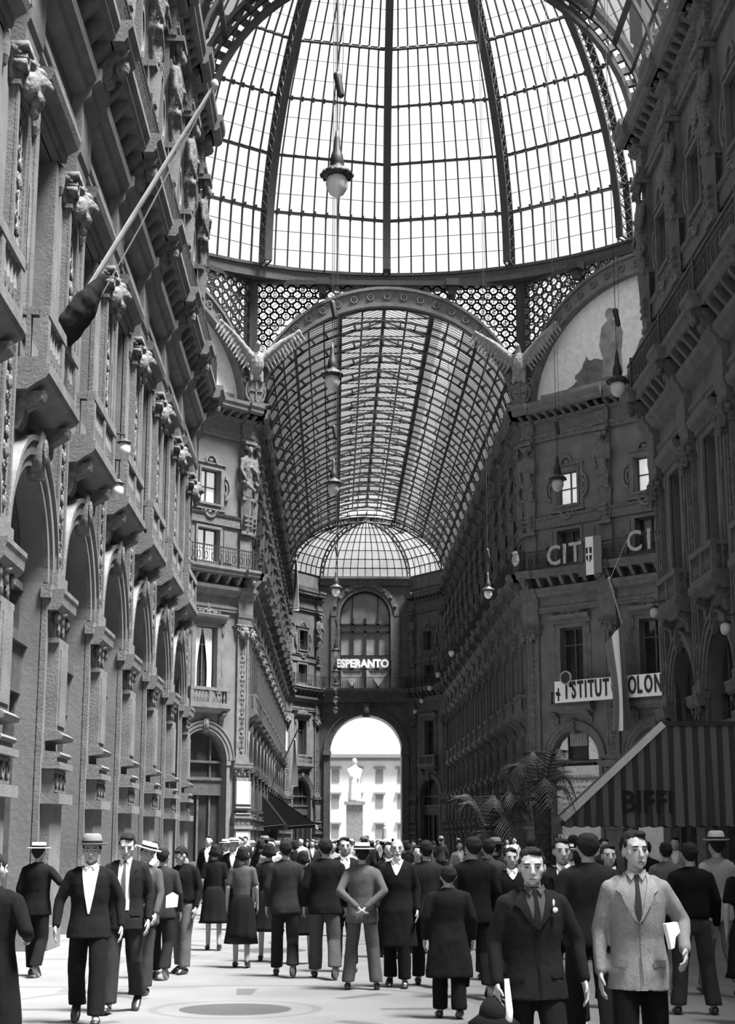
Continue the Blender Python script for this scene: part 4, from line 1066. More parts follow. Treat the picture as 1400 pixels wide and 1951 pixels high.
# flag on the institute side; u from the far corner of that wall
OD = Vector((FR + DD - .85, YF - DD + .85, 0)); TD = R(135)
def dw(u_, n_, z): return tuple(OD + Vector((-.7071, .7071, 0)) * u_ + Vector((-.7071, -.7071, 0)) * n_ + Vector((0, 0, z)))
t = thing('hanging_flag', 'limp striped flag hanging from a short pole in front of the institute sign', 'flag', dw(7.9, 0, 0), TD)
link('pole', MB().tube([(0, .1, 11.4), (0, 1.5, 14.3)], .045, 7).ell((0, 1.52, 14.4), (.08, .08, .1)).mesh('pole', LETG), t)
link('rope', MB().tube([(0, 1.5, 14.3), (-1.0, 1.1, 16.6)], .02, 5).mesh('rope', LETG), t)
flag_parts(t, 1.25, 5.4, [G1, G2, G3], (-.6, 1.0, 12.3), fold=2.2, amp=.13, taper=.3, seed=1)
t = thing('shield_banner', 'three striped banner with a small cross shield draped over the long railing', 'banner', dw(9.05, 1.14, 0), TD)
for i, m in enumerate((G1, G2, G3)): link('stripe', MB().box(.42 - .48 * i, .9 - .48 * i, .1, .13, 14.75 + .04 * i, 16.75).mesh('stripe', m), t)
link('shield', MB().prism([(.02, 16.2), (.40, 16.2), (.38, 15.6), (.21, 15.4), (.04, 15.6)], .13, .15).mesh('shield', INK), t)
link('cross', MB().box(.18, .24, .14, .17, 15.42, 16.18).box(.04, .38, .14, .17, 15.8, 15.88).mesh('cross', SIGNW), t)
def rail_letters(lab, s, us, z=16.0):
    t = thing('railing_letters', lab, 'sign', dw(0, 0, 0), TD)
    for ch, u_ in zip(s, us):
        o = link('letter', text_mesh(ch, 1.45, .03, LETG, 'letter', .9, .02), t); o.location = (u_, 1.34, z)
    x0, x1 = min(us) - .5, max(us) + .5
    link('letter_rail', MB().box(x0, x1, 1.16, 1.3, 16.5, 16.56).box(x0, x1, 1.16, 1.3, 15.45, 15.5).box(x0, x0 + .05, 1.16, 1.3, 15.45, 16.56).box(x1 - .05, x1, 1.16, 1.3, 15.45, 16.56).mesh('letter_rail', IRON), t)
rail_letters('pale grey letters CIT on the long railing beside the corner crest', 'CIT', (11.43, 10.74, 10.06))
rail_letters('pale grey letters CI on the long railing beyond the striped banner', 'CI', (6.47, 5.6), 16.1)
t = thing('crest_plaque', 'small pale crest on the corner of the long railing beside the letters', 'plaque', dw(13.9, 1.35, 0), TD)
b = MB(); b.ell((0, .05, 16.1), (.26, .06, .34)); b.ell((0, .08, 16.45), (.2, .06, .12)); b.ell((0, .1, 15.85), (.12, .06, .1)); link('crest', remesh(b, .025, 0, 'crest', LETG, .02, 12), t)
t = thing('institute_sign', 'long white sign board with tall narrow black letters on the balcony over the arches', 'sign', dw(0, 0, 0), TD)
link('board', MB().box(5.4, 11.98, .76, .82, 8.5, 9.6).mesh('board', SIGNW), t)
for ch, u_ in zip('ISTITUTO', (11.22, 10.76, 10.34, 10.02, 9.69, 9.25, 8.78, 8.22)):
    o = link('letter', text_mesh(ch, 1.2, .015, INK, 'letter', .5, .03), t); o.location = (u_, .85, 9.06)
for ch, u_ in zip('COLON', (7.7, 7.22, 6.8, 6.28, 5.72)):
    o = link('letter', text_mesh(ch, 1.2, .015, INK, 'letter', .5, .03), t); o.location = (u_, .85, 9.06)
link('emblem', MB().box(11.62, 11.86, .82, .84, 8.85, 9.0).box(11.7, 11.78, .82, .84, 8.6, 9.25).ell((11.8, .83, 8.98), (.12, .02, .1)).mesh('emblem', INK), t)
t = thing('round_loudspeaker', 'round dark loudspeaker horn at the window above the institute sign', 'loudspeaker', dw(10.95, .9, 9.7), TD)
link('horn', MB().lathe([(.08, 0), (.12, .15), (.3, .4), (.32, .42), (.28, .42)], (0, 0, 0), 16).xf(lambda p: Vector((p.x, p.z * .8, p.y))).mesh('horn', IRON, True), t)
link('rim', MB().band(0, 0, (.29, .29), (.35, .35), .3, .38, 0, 360, 20).mesh('rim', LETG), t)
link('stem', MB().box(-.03, .03, -.1, .05, -.45, .0).mesh('stem', IRON), t)
# pale poster filling the lower arch of the institute wall, and its curtains
for k, u0 in enumerate((11.4, 6.5)):
    t = thing('shop_poster', 'tall pale lettered board in the arch under the institute sign, %s' % ('beside the palm' if k == 0 else 'half behind the awning'), 'board', dw(0, 0, 0), TD)
    link('board', MB().box(u0 - 1.35, u0 + 1.35, -.26, -.2, .6, 5.35).mesh('board', mat('pale_poster_board', .6 + .02 * k, .7, .12, 3)), t)
    b = MB()
    for r_ in range(9):
        z = 4.9 - r_ * .28; x = u0 + 1.0
        while x > u0 - 1.0:
            w_ = random.uniform(.1, .3); b.box(max(x - w_, u0 - 1.0), x, -.2, -.19, z - .12, z); x -= w_ + .08
    link('faint_lines', b.mesh('faint_lines', mat('faded_ink', .3, .8)), t)
    for s in (-1, 1):
        x0, x1 = sorted((u0 + s * .66, u0 + s * 1.32)); tt = thing('arch_curtain', 'white curtain in the fanlight, %s of the arch %s' % ('left side' if s > 0 else 'right side', 'beside the palm' if k == 0 else 'behind the awning'), 'curtain', dw(0, 0, 0), TD)
        pts = [(x0, 5.66), (x1, 5.66)] + [(x, 5.65 + math.sqrt(max(0, 1.36 ** 2 - (x - u0) ** 2))) for x in (x1, (x0 + x1) / 2, x0)]
        link('cloth', MB().prism(pts, -.34, -.28).mesh('cloth', CURT), tt)
    tt = thing('fanlight_blind', 'grey slatted blind in the middle of the fanlight, %s' % ('beside the palm' if k == 0 else 'behind the awning'), 'blind', dw(0, 0, 0), TD)
    b = MB(); x = u0 - .55
    while x < u0 + .5: b.box(x, x + .06, -.34, -.3, 6.35, 7.0); x += .1
    link('slats', b.mesh('slats', LETG), tt)

# far arm flag, awnings, sign
def wl(y, n_, z): return (FL + n_, y, z)
t = thing('hanging_flag', 'limp pale and dark flag high on the far arm facade beside the end wall', 'flag', (FL + .1, 118, 0), -PI / 2)
link('pole', MB().tube([(0, 0, 18.0), (0, 1.7, 24.2)], .05, 6).mesh('pole', IRON), t); flag_parts(t, 1.6, 4.6, [G1, G2, G1], (-1.2, 1.5, 23.6), fold=2, amp=.2, taper=.4, seed=2)
t = thing('hanging_flag', 'low limp flag above the pale awning near the portal', 'flag', (FL + .1, 112, 0), -PI / 2)
link('pole', MB().tube([(0, 0, 5.3), (0, 2.0, 9.6)], .05, 6).mesh('pole', IRON), t); flag_parts(t, 1.8, 3.8, [G3, G2, G1], (-1.0, 1.7, 9.2), fold=2, amp=.2, taper=.3, seed=3)
t = thing('window_sign', 'small white sign on a balcony above the low flag', 'sign', (FL + .85, 122, 0), -PI / 2); link('board', MB().box(-1.2, 1.2, .0, .08, 8.4, 9.9).mesh('board', SIGNW), t)
for y0, y1, m, lab, out_, z0, z1 in ((104, 122, AWNW, 'pale cloth awning over shops near the portal', 3.4, 5.0, 2.7), (96, 103.4, cloth(.04), 'dark cloth awning beside the pale awning', 1.6, 4.6, 2.6)):
    t = thing('shop_awning', lab, 'awning', (FL, 0, 0))
    b = MB(); b.add([(0, y0, z0), (0, y1, z0), (out_, y1, z1), (out_, y0, z1), (0, y0, z0 - .06), (0, y1, z0 - .06), (out_, y1, z1 - .06), (out_, y0, z1 - .06)], [(0, 1, 2, 3), (7, 6, 5, 4), (0, 3, 7, 4), (1, 5, 6, 2)])
    b.add([(0, y0, z0), (out_, y0, z1), (out_, y0, z1 - .3), (out_, y1, z1 - .3), (out_, y1, z1), (0, y0, z0 - .06)], [(1, 2, 3, 4)])
    link('canopy', b.mesh('canopy', m), t); link('side_cheek', MB().add([(0, y0, z0), (out_, y0, z1), (out_, y0, z1 - .3), (0, y0, z1 - .3)], [(0, 1, 2, 3)]).mesh('side_cheek', cloth(.05)), t)
    b = MB()
    for y in (y0, (y0 + y1) / 2, y1): b.tube([(.02, y, 2.4), (out_, y, z1 - .05)], .03, 5)
    link('bracket_arm', b.mesh('bracket_arm', IRON), t)

# big striped awning on the near facade
t = thing('striped_awning', 'big dark striped cafe awning with pale edge spreading over the crowd', 'awning', (0, 0, 0))
Ya, Yb, XT, XM, ZT, ZM, ZW = 33.0, 34.7, 4.75, 6.95, 2.05, 4.02, 4.25
b = MB(); q = .05
prof = [(XR, ZW), (XM, ZM), (XT, ZT)]
for (x0, z0), (x1, z1) in zip(prof[:-1], prof[1:]):
    b.add([(x0, Ya, z0), (x0, Yb, z0), (x1, Yb, z1), (x1, Ya, z1), (x0, Ya, z0 - q), (x0, Yb, z0 - q), (x1, Yb, z1 - q), (x1, Ya, z1 - q)], [(0, 1, 2, 3), (7, 6, 5, 4), (0, 3, 7, 4), (1, 5, 6, 2)])
link('canopy', b.mesh('canopy', AWN), t)
def cheek(y):
    n = 60; vs = []; fs = []; cols = n
    for i in range(n + 1):
        x = XT + (XR - XT) * i / n; zt = ZT + (ZM - ZT) * min(1, (x - XT) / (XM - XT)) + max(0, (x - XM) / (XR - XM)) * (ZW - ZM)
        for j in range(5):
            vs.append((x, y + .03 * math.sin(i * 1.7) * j / 4, zt - .05 + (1.92 + .03 * (i % 3 == 0) - zt + .05) * j / 4))
    for i in range(n):
        for j in range(4): p = i * 5 + j; fs.append((p, p + 1, p + 6, p + 5))
    m = len(vs); vs += [(a, b_ + .02, c) for a, b_, c in vs]; fs += [tuple(k + m for k in reversed(f)) for f in fs]
    return MB().add(vs, fs).mesh('side_cheek', AWN)
link('side_cheek', cheek(Ya), t); link('side_cheek', cheek(Yb), t)
b = MB(); b.bar((XT, Ya - .03, ZT + .02), (XM, Ya - .03, ZM + .04), .1, .14); link('edge_binding', b.mesh('edge_binding', SIGNW), t)
b = MB(); b.box(XM, XR, Ya - .05, Ya, ZM, ZM + .1); b.tube([(XT, Ya, ZT - .06), (XT, Yb, ZT - .06)], .04, 6)
for y in (Ya + .2, (Ya + Yb) / 2, Yb - .2): b.tube([(XT, y, ZT - .06), (XR, y, 2.6)], .03, 6)
link('frame', b.mesh('frame', IRON), t)
b = MB(); b.add([(XT, Ya, ZT), (XT, Yb, ZT), (XT, Yb, ZT - .28), (XT, Ya, ZT - .28)], [(0, 1, 2, 3)]); link('valance', b.mesh('valance', AWN), t)
o = link('name_lettering', text_mesh('BIFFI', .62, .01, cloth(.07), 'name_lettering', .9, .01), t); o.location = (6.55, Ya - .06, 2.42); o.rotation_euler = (0, 0, PI)

# ================================================================== PALMS
def frond(mb, a, ln, rise, droop, wd=.09):
    pts = []; K = 12
    for k in range(K + 1):
        s = k / K; r_ = ln * (s * .92); z = rise * math.sin(min(1, s * 1.15) * PI / 2) - droop * s ** 3.2
        pts.append(Vector((r_ * math.cos(a), r_ * math.sin(a), z)))
    mb.tube(pts, [.02 * (1 - .7 * k / K) for k in range(K + 1)], 4)
    side = Vector((-math.sin(a), math.cos(a), 0))
    for k in range(2, K):
        for e in (0, .5):
            p = pts[k].lerp(pts[k + 1], e + .01); L_ = .42 * math.sin(PI * (k + e) / (K + 1)) + .1
            d_ = (pts[k + 1] - pts[k]).normalized()
            for s in (-1, 1):
                tip = p + side * s * L_ * .8 + d_ * L_ * .55 - Vector((0, 0, .22 * L_ + .06)); w_ = d_ * .017
                mb.add([p - w_, p + w_, tip + Vector((0, 0, .005)), (p - w_) - Vector((0, 0, .008))], [(0, 1, 2), (0, 2, 3), (1, 3, 2)])
def palm(x, y, ht, n, ln, lab, seed):
    random.seed(seed); t = thing('potted_palm', lab, 'palm', (x, y, 0))
    link('tub', MB().lathe([(.26, 0), (.36, .55), (.4, .6), (.4, .68), (.33, .68)], (0, 0, 0), 18).mesh('tub', TERRA, True), t)
    b = MB(); b.tube([(0, 0, .6), (.03, .02, ht * .5), (.0, 0, ht)], [.16, .14, .19], 10)
    for k in range(int(ht * 7)): b.lathe([(.14, .6 + k * .14), (.18, .66 + k * .14), (.15, .7 + k * .14)], (0, 0, 0), 10)
    link('trunk', b.mesh('trunk', BARK, True), t)
    for k in range(n):
        b = MB(); a = 2 * PI * k / n + random.uniform(-.2, .2); q = random.random()
        frond(b, a, ln * random.uniform(.8, 1.15), 1.0 * q + .3, .35 + .9 * (1 - q)); o = link('frond', b.mesh('frond', TURF), t); o.location = (0, 0, ht)
palm(4.15, 31.6, 2.35, 15, .82, 'tall potted palm standing at the tip of the striped awning', 3)
palm(3.15, 31.8, 1.55, 14, .85, 'lower bushy potted palm beside the taller one', 5)

# ================================================================== PEOPLE
JACK = [(.79, .205, .160, -.01), (.88, .198, .148, -.005), (1.0, .180, .122, 0), (1.09, .170, .114, 0), (1.2, .182, .122, 0), (1.3, .192, .124, .005), (1.37, .188, .112, .01), (1.415, .160, .092, .015), (1.45, .10, .076, .015), (1.485, .064, .064, .01)]
COAT = [(.46, .245, .17, .0), (.7, .225, .155, .0)] + JACK[1:]
SWEAT = [(.95, .178, .125, .0), (.99, .188, .13, 0), (1.08, .185, .125, 0)] + JACK[4:]
BLOUSE = [(1.0, .135, .10, 0), (1.05, .135, .10, 0), (1.15, .15, .115, -.01), (1.25, .165, .13, -.015), (1.34, .165, .11, .0), (1.40, .15, .09, .01), (1.44, .08, .07, .01), (1.47, .058, .058, .01)]
LEGS = {  # (knee, ankle, toe pitch) for the two legs, facing -y
    'stand': (((.10, -.01, .49), (.11, .02, .085), 0), ((-.10, -.01, .49), (-.11, .03, .085), 0)),
    'walk': (((.10, -.12, .50), (.10, -.21, .09), .2), ((-.10, .02, .48), (-.10, .26, .15), -.7)),
    'walk2': (((.10, .02, .48), (.10, .24, .14), -.6), ((-.10, -.11, .50), (-.10, -.19, .09), .2)),
    'apart': (((.13, -.02, .49), (.17, .02, .085), 0), ((-.13, -.02, .49), (-.17, .03, .085), 0)),
    'short': (((.09, -.07, .5), (.09, -.09, .085), 0), ((-.09, .01, .49), (-.09, .10, .10), -.2))}
ARMS = {  # elbow, wrist for the +x arm; the other is mirrored
    'down': ((.238, .03, 1.13), (.245, -.06, .885)), 'fwd': ((.238, -.05, 1.14), (.24, -.19, .92)), 'back': ((.25, .12, 1.17), (.26, .16, .93)),
    'wide': ((.275, .02, 1.14), (.295, -.07, .90)), 'bent': ((.27, .06, 1.16), (.20, -.18, 1.10)), 'behind': ((.27, .13, 1.16), (.05, .20, .97)),
    'book': ((.29, .05, 1.18), (.28, -.12, 1.02)), 'elbow': ((.34, .08, 1.22), (.40, -.14, 1.16)), 'raise': ((.26, -.08, 1.2), (.14, -.26, 1.3))}
def prof_at(P, z):
    for a, b in zip(P[:-1], P[1:]):
        if a[0] <= z <= b[0]:
            t = (z - a[0]) / (b[0] - a[0]); return tuple(a[i] + (b[i] - a[i]) * t for i in (1, 2, 3))
    return P[-1][1:] if z > P[-1][0] else P[0][1:]
def hand(mb, wr, dirv, side, fine, curl=.5):
    D = Vector(dirv).normalized(); N = Vector((-side, 0, 0)); N = (N - D * N.dot(D)).normalized(); T = D.cross(N).normalized()
    if T.y > 0: T = -T
    w = Vector(wr)
    mb.loft([(w - D * .01, T * .028, N * .02), (w + D * .03, T * .038, N * .017), (w + D * .065, T * .043, N * .016), (w + D * .09, T * .040, N * .013), (w + D * .096, T * .03, N * .008)], 10)
    for i, (o, ln) in enumerate(((.031, .068), (.011, .078), (-.010, .073), (-.030, .058))):
        p = w + D * .088 + T * o; d1 = (D + N * curl * .5).normalized(); d2 = (D + N * curl * 1.5).normalized()
        q = p + d1 * ln * .5; e = q + d2 * ln * .5
        mb.cap(p - D * .02, q, .0098, .009, 7); mb.cap(q, e, .009, .0075, 7)
    p = w + D * .03 + T * .034; q = p + (T * .6 + D * .75 + N * .25).normalized() * .04; e = q + (T * .1 + D + N * .4).normalized() * .03
    mb.cap(p - T * .01, q, .0125, .0105, 7); mb.cap(q, e, .0105, .0085, 7)
HC = Vector((0, -.01, 1.6))
def headx(yaw, pitch, tilt=0):
    M = Matrix.Rotation(yaw, 4, 'Z') @ Matrix.Rotation(-pitch, 4, 'X') @ Matrix.Rotation(tilt, 4, 'Y')
    piv = Vector((0, .01, 1.5)); return lambda p: piv + M @ (Vector((p.x * 1.07, p.y, p.z)) - piv)
def person(label, x, y, face, h=1.70, top=.03, bottom=.03, kind='suit', legs='walk', arms=('down', 'down'), yaw=0, pitch=0, hair=HAIR, hat=None, shirt=None, tie=None, vz=1.16,
           fine=0, shoes=LEATH, group=None, extra=None, width=1.0, lapel=True, hatmat=None, open_j=False, skin=SKIN, beard=False, tilt=0, noface=False):
    s = h / 1.72; r = thing('person', label, 'person', (x, y, 0), R(face), group)
    sc = lambda mb, st=0: mb.xf(lambda p: Vector((p.x * s * width, p.y * s, p.z * s)), st)
    vb = (.0062, .012, .02)[0 if fine == 2 else (1 if fine == 1 else 2)]; vg = (.011, .015, .022)[0 if fine == 2 else (1 if fine == 1 else 2)]
    P = {'suit': JACK, 'coat': COAT, 'sweater': SWEAT, 'woman': BLOUSE, 'dress': BLOUSE, 'jacketwoman': BLOUSE}[kind]
    fem = kind in ('woman', 'dress')
    # body
    b = MB(); hx = headx(R(yaw), R(pitch), R(tilt))
    b.loft([((0, .012, 1.40), (.065, 0, 0), (0, .06, 0)), ((0, .012, 1.46), (.054, 0, 0), (0, .056, 0)), ((0, .0, 1.54), (.050, 0, 0), (0, .055, 0))], 12); st = len(b.v)
    b.ell((0, .012, 1.625), (.073, .092, .092), 18, 14)                     # cranium
    b.loft([((0, -.055, 1.505), (.022, 0, 0), (0, .020, 0)), ((0, -.045, 1.515), (.042, 0, 0), (0, .040, 0)), ((0, -.035, 1.54), (.055, 0, 0), (0, .052, 0)), ((0, -.025, 1.575), (.064, 0, 0), (0, .063, 0)), ((0, -.015, 1.61), (.067, 0, 0), (0, .070, 0)), ((0, -.01, 1.65), (.066, 0, 0), (0, .070, 0))], 16)
    b.loft([((0, -.086, 1.615), (.010, 0, 0), (0, .012, 0)), ((0, -.098, 1.59), (.012, 0, 0), (0, .013, 0)), ((0, -.105, 1.568), (.016, 0, 0), (0, .015, 0)), ((0, -.092, 1.558), (.013, 0, 0), (0, .010, 0))], 8)   # nose
    b.cap((-.038, -.073, 1.628), (.038, -.073, 1.628), .013, .013, 8)      # brow
    b.cap((-.016, -.085, 1.540), (.016, -.085, 1.540), .008, .008, 8); b.cap((-.014, -.083, 1.531), (.014, -.083, 1.531), .008, .008, 8)
    b.ell((0, -.075, 1.508), (.02, .016, .014), 8, 6)
    for q in (-1, 1): b.ell((q * .044, -.050, 1.585), (.024, .026, .026), 8, 6); b.ell((q * .074, .008, 1.595), (.010, .018, .030), 8, 6)
    b.xf(hx, st)
    tr = .84
    b.loft([((0, 0, .86), (.15, 0, 0), (0, .10, 0)), ((0, 0, 1.05), (.125, 0, 0), (0, .088, 0)), ((0, 0, 1.25), (.15, 0, 0), (0, .10, 0)), ((0, .01, 1.38), (.15, 0, 0), (0, .085, 0)), ((0, .012, 1.44), (.07, 0, 0), (0, .06, 0))], 14)
    jn = []
    for i, q in enumerate((1, -1)):
        k, a, tp = LEGS[legs][i]; hp = Vector((q * .085, 0, .9)); k = Vector(k); a = Vector(a)
        b.cap(hp, k, .078, .052); b.cap(k, a, .050, .036); ft = a + Vector((q * .015, -.13 * math.cos(tp), -.045 + .13 * math.sin(tp))); b.cap(a + Vector((0, .02, -.04 + (-.0 if tp >= 0 else .0))), ft, .032, .028)
        e, w = ARMS[arms[i]]; e = Vector((q * e[0], e[1], e[2])); w = Vector((q * w[0], w[1], w[2])); sh = Vector((q * .168, .01, 1.375))
        if fem: sh.x *= .86; e.x *= .88; w.x *= .9
        b.cap(sh, e, .046, .036); b.cap(e, w, .036, .024); hd = w - e
        if not noface: hand(b, w, hd, q, fine, .9 if arms[i] in ('book', 'bent', 'behind') else .55)
        jn.append((hp, k, a, tp, ft, sh, e, w))
    sc(b); link('body', remesh(b, vb, 1, 'body', skin), r)
    # head details
    def hp_(mb): mb.xf(hx); return sc(mb)
    if hair:
        b = MB(); b.ell((0, .030, 1.672), (.073, .088, .060), 16, 12); b.ell((0, .050, 1.632), (.081, .068, .078), 16, 12); b.ell((.02, -.03, 1.702), (.045, .045, .022), 10, 8)
        for q in (-1, 1): b.ell((q * .070, -.012, 1.645), (.009, .026, .028), 8, 6)
        if fem:
            b.ell((0, .05, 1.60), (.088, .07, .09), 14, 10)
            for k in range(9): a = PI * k / 8; b.ell((.083 * math.cos(a), .03 + .06 * math.sin(a), 1.57), (.028, .03, .036), 6, 5)
        else: b.ell((0, .064, 1.59), (.060, .036, .06), 12, 8)
        b.xf(hx); sc(b); link('hair', remesh(b, max(.008, vb), 1, 'hair', hair, .005, 55), r)
    if fine and not noface:
        b = MB()
        for q in (-1, 1): b.ell((q * .031, -.0765, 1.609), (.0125, .007, .0052), 8, 6)
        hp_(b); 
        for nme, qx in (('eye', -.031), ('eye', .031)):
            e_ = MB(); e_.ell((qx, -.0775, 1.607), (.0115, .007, .0058), 8, 6); hp_(e_); link(nme, e_.mesh('eye', EYE, True), r)
            e_ = MB(); e_.cap((qx - .014, -.087, 1.629), (qx + .014, -.087, 1.630), .0042, .0042, 6); hp_(e_); link('eyebrow', e_.mesh('eyebrow', HAIR, True), r)
        e_ = MB(); e_.cap((-.019, -.0925, 1.5355), (.019, -.0925, 1.5355), .0028, .0028, 6); hp_(e_); link('mouth', e_.mesh('mouth', cloth(.09), True), r)
        if beard:
            e_ = MB(); e_.ell((0, -.06, 1.50), (.045, .035, .05)); e_.cap((-.02, -.095, 1.55), (.02, -.095, 1.55), .01, .01, 6); hp_(e_); link('beard', e_.mesh('beard', HAIRG, True), r)
    if hat:
        hm = hatmat or {'boater': STRAW, 'fedora': FELT, 'cap': cloth(.03)}[hat]
        b = MB(); c = (0, .012, 1.665)
        if hat == 'boater':
            b.lathe([(.02, .0), (.145, -.002), (.148, .004), (.145, .010), (.088, .012), (.086, .075), (.08, .08), (.01, .08)], c, 28, 1, 1.15)
        elif hat == 'fedora':
            b.lathe([(.02, -.002), (.10, -.004), (.135, .008), (.138, .016), (.10, .006), (.088, .01), (.086, .05), (.075, .095), (.055, .108), (.02, .10)], c, 26, 1, 1.18)
        else: b.ell((0, .01, 1.69), (.095, .115, .04)); b.ell((0, -.09, 1.675), (.06, .05, .012))
        hp_(b); ho = link('hat', b.mesh('hat', hm, True), r)
        if hat != 'cap':
            b = MB(); b.lathe([(.0875, .013), (.0895, .014), (.0895, .038), (.087, .039)], c, 24, 1, 1.15 if hat == 'boater' else 1.18); hp_(b); link('hat_band', b.mesh('hat_band', cloth(.015), True), ho)
    # upper garment
    ct = cloth(top); b = MB()
    b.loft([((0, p[3], p[0]), (p[1], 0, 0), (0, p[2], 0)) for p in P], 22)
    for i, q in enumerate((1, -1)):
        hp, k, a, tp, ft, sh, e, w = jn[i]
        if fem:
            b.cap(sh, sh.lerp(e, .75), .062, .052)
        else:
            b.cap(sh, e, .062, .051); b.cap(e, w - (w - e).normalized() * .02, .051, .040); b.cap(sh, (q * .11, .012, 1.415), .050, .048)
    sc(b); jo = link({'suit': 'jacket', 'coat': 'coat', 'sweater': 'sweater', 'woman': 'blouse', 'dress': 'blouse'}[kind], remesh(b, vg, 2, 'garment', ct, .007, 9), r)
    def patch(rows, m, name, off, thick=.006, cols=6):
        vs = []; 
        for z, xa, xb in rows:
            rx, ry, cy = prof_at(P, z)
            for k in range(cols + 1):
                xx = xa + (xb - xa) * k / cols; q = max(0, 1 - (xx / rx) ** 2); vs.append((xx, cy - ry * math.sqrt(q) - off, z))
        fs = []; n = len(rows)
        for i in range(n - 1):
            for k in range(cols): p = i * (cols + 1) + k; fs.append((p, p + cols + 1, p + cols + 2, p + 1))
        m_ = len(vs); vs += [(a, b_ + thick + .02, c) for a, b_, c in vs]; fs += [tuple(t + m_ for t in reversed(f)) for f in fs]
        bb = MB().add(vs, fs); sc(bb); return link(name, bb.mesh(name, m, True), r)
    if shirt is not None and kind in ('suit', 'coat', 'sweater'):
        zs = [1.475, 1.44, 1.40, 1.35, 1.3, 1.25, 1.2, vz]; zs = [z for z in zs if z >= vz]; hw = lambda z: .008 + (.072 if not open_j else .08) * max(0, (z - vz) / (1.47 - vz)) ** .8
        if open_j: zs = [1.475, 1.4, 1.3, 1.2, 1.1, 1.02, .98]; hw = lambda z: .06 + .01 * (z - 1)
        patch([(z, -hw(z), hw(z)) for z in zs], mat('shirt_cloth_%d' % int(shirt * 100), shirt, .9, .06, 20), 'shirt_front', .006)
        bb = MB()
        for q in (-1, 1): bb.add([(q * .01, -.075, 1.468), (q * .058, -.05, 1.497), (q * .066, -.055, 1.472), (q * .035, -.092, 1.43), (q * .01, -.068, 1.468), (q * .058, -.042, 1.497), (q * .066, -.045, 1.472), (q * .035, -.08, 1.43)], [(0, 1, 2, 3), (7, 6, 5, 4), (0, 3, 7, 4), (1, 5, 6, 2), (0, 4, 5, 1), (3, 2, 6, 7)])
        sc(bb); link('shirt_collar', bb.mesh('shirt_collar', mat('collar_cloth', shirt, .9, .06, 20)), r)
        if tie is not None: patch([(1.462, -.013, .013), (1.44, -.016, .016), (1.42, -.011, .011), (1.3, -.02, .02), (max(vz, 1.1) + .0, -.022, .022)], cloth(tie), 'tie', .013, cols=3)
        if lapel and kind == 'suit':
            L_ = cloth(min(.6, top * 1.25 + .004))
            for q in ((-1, 1) if vz < 1.3 else ()):
                rows = [(1.462, q * .062, q * .078), (1.42, q * (hw(1.42) - .004), q * .115), (1.375, q * (hw(1.375) - .004), q * .135), (1.35, q * (hw(1.35) - .004), q * .105)] + [(z, q * (hw(z) - .004), q * (hw(z) + .055 * (z - vz) / (1.35 - vz) + .004)) for z in (1.3, 1.25, 1.2) if z > vz] + [(vz if not open_j else 1.1, q * (.0 if not open_j else .064), q * (.006 if not open_j else .07))]
                patch(rows, ct if top < .05 else L_, 'lapel', .014, cols=4)
            patch([(vz, -.004, .004), (1.0, -.003, .005), (.82, .006, .014)], cloth(top * .4), 'front_edge', .011, cols=1)
            if fine: 
                for q in (-1, 1): patch([(.965, q * .08, q * .165), (.925, q * .082, q * .167)], cloth(top * .8), 'pocket_flap', .012, cols=4)
    # lower garment
    if fem:
        b = MB(); zb = .34 if kind == 'woman' else .44; rr = []
        vs = []; fs = []; SG = 48; lv = [(1.04, .128, .1), (.98, .155, .125), (.88, .185, .15), (.7, .205, .165), (.5, .225, .185), (zb, .25, .21)]
        for iz, (z, rx, ry) in enumerate(lv):
            for k in range(SG): a = 2 * PI * k / SG; q = 1 + .045 * (iz / 5) * math.sin(a * 9 + 1); vs.append((rx * q * math.cos(a), ry * q * math.sin(a) + (.0), z))
        for i in range(len(lv) - 1):
            for k in range(SG): k2 = (k + 1) % SG; fs.append((i * SG + k, (i + 1) * SG + k, (i + 1) * SG + k2, i * SG + k2))
        fs.append(tuple(range(SG))); fs.append(tuple(len(vs) - 1 - k for k in range(SG))); b.add(vs, fs); sc(b); link('skirt', b.mesh('skirt', cloth(bottom), True), r)
    else:
        b = MB(); b.loft([((0, 0, .80), (.145, 0, 0), (0, .105, 0)), ((0, 0, .9), (.168, 0, 0), (0, .118, 0)), ((0, 0, 1.0), (.155, 0, 0), (0, .11, 0)), ((0, 0, 1.04), (.15, 0, 0), (0, .105, 0))], 18)
        for i, q in enumerate((1, -1)):
            hp, k, a, tp, ft, sh, e, w = jn[i]; d = (a - k).normalized()
            b.loft([(hp + Vector((0, 0, .02)), (.088, 0, 0), (0, .105, 0)), (hp.lerp(k, .5), (.088, 0, 0), (0, .100, 0)), (k, (.080, 0, 0), (0, .090, 0)), (k.lerp(a, .5), (.080, 0, 0), (0, .092, 0)), (a + d * -.01 + Vector((0, 0, .0)), (.082, 0, 0), (0, .100, 0))], 14)
        sc(b); link('trousers', remesh(b, vg, 2, 'trousers', cloth(bottom), .006, 8), r)
    for i in (0, 1):
        hp, k, a, tp, ft, sh, e, w = jn[i]; b = MB(); q = (1, -1)[i]; c, sn = math.cos(tp), math.sin(tp)
        pr = [(.06, .028, .035, .03), (.03, .036, .042, .034), (-.05, .043, .040, .03), (-.12, .046, .030, .022), (-.17, .038, .022, .016), (-.19, .015, .012, .012)]
        b.loft([(Vector((0, py, pz - .085)), (wd, 0, 0), (0, 0, hh)) for py, wd, hh, pz in pr], 12)
        b.xf(lambda p: a + Vector((p.x + q * .008, p.y * c - (p.z) * sn * .0, p.z + (-p.y) * sn * (1 if tp < 0 else .6) * (1 if p.y < 0 else .6))))
        mz = min(v[2] for v in b.v)
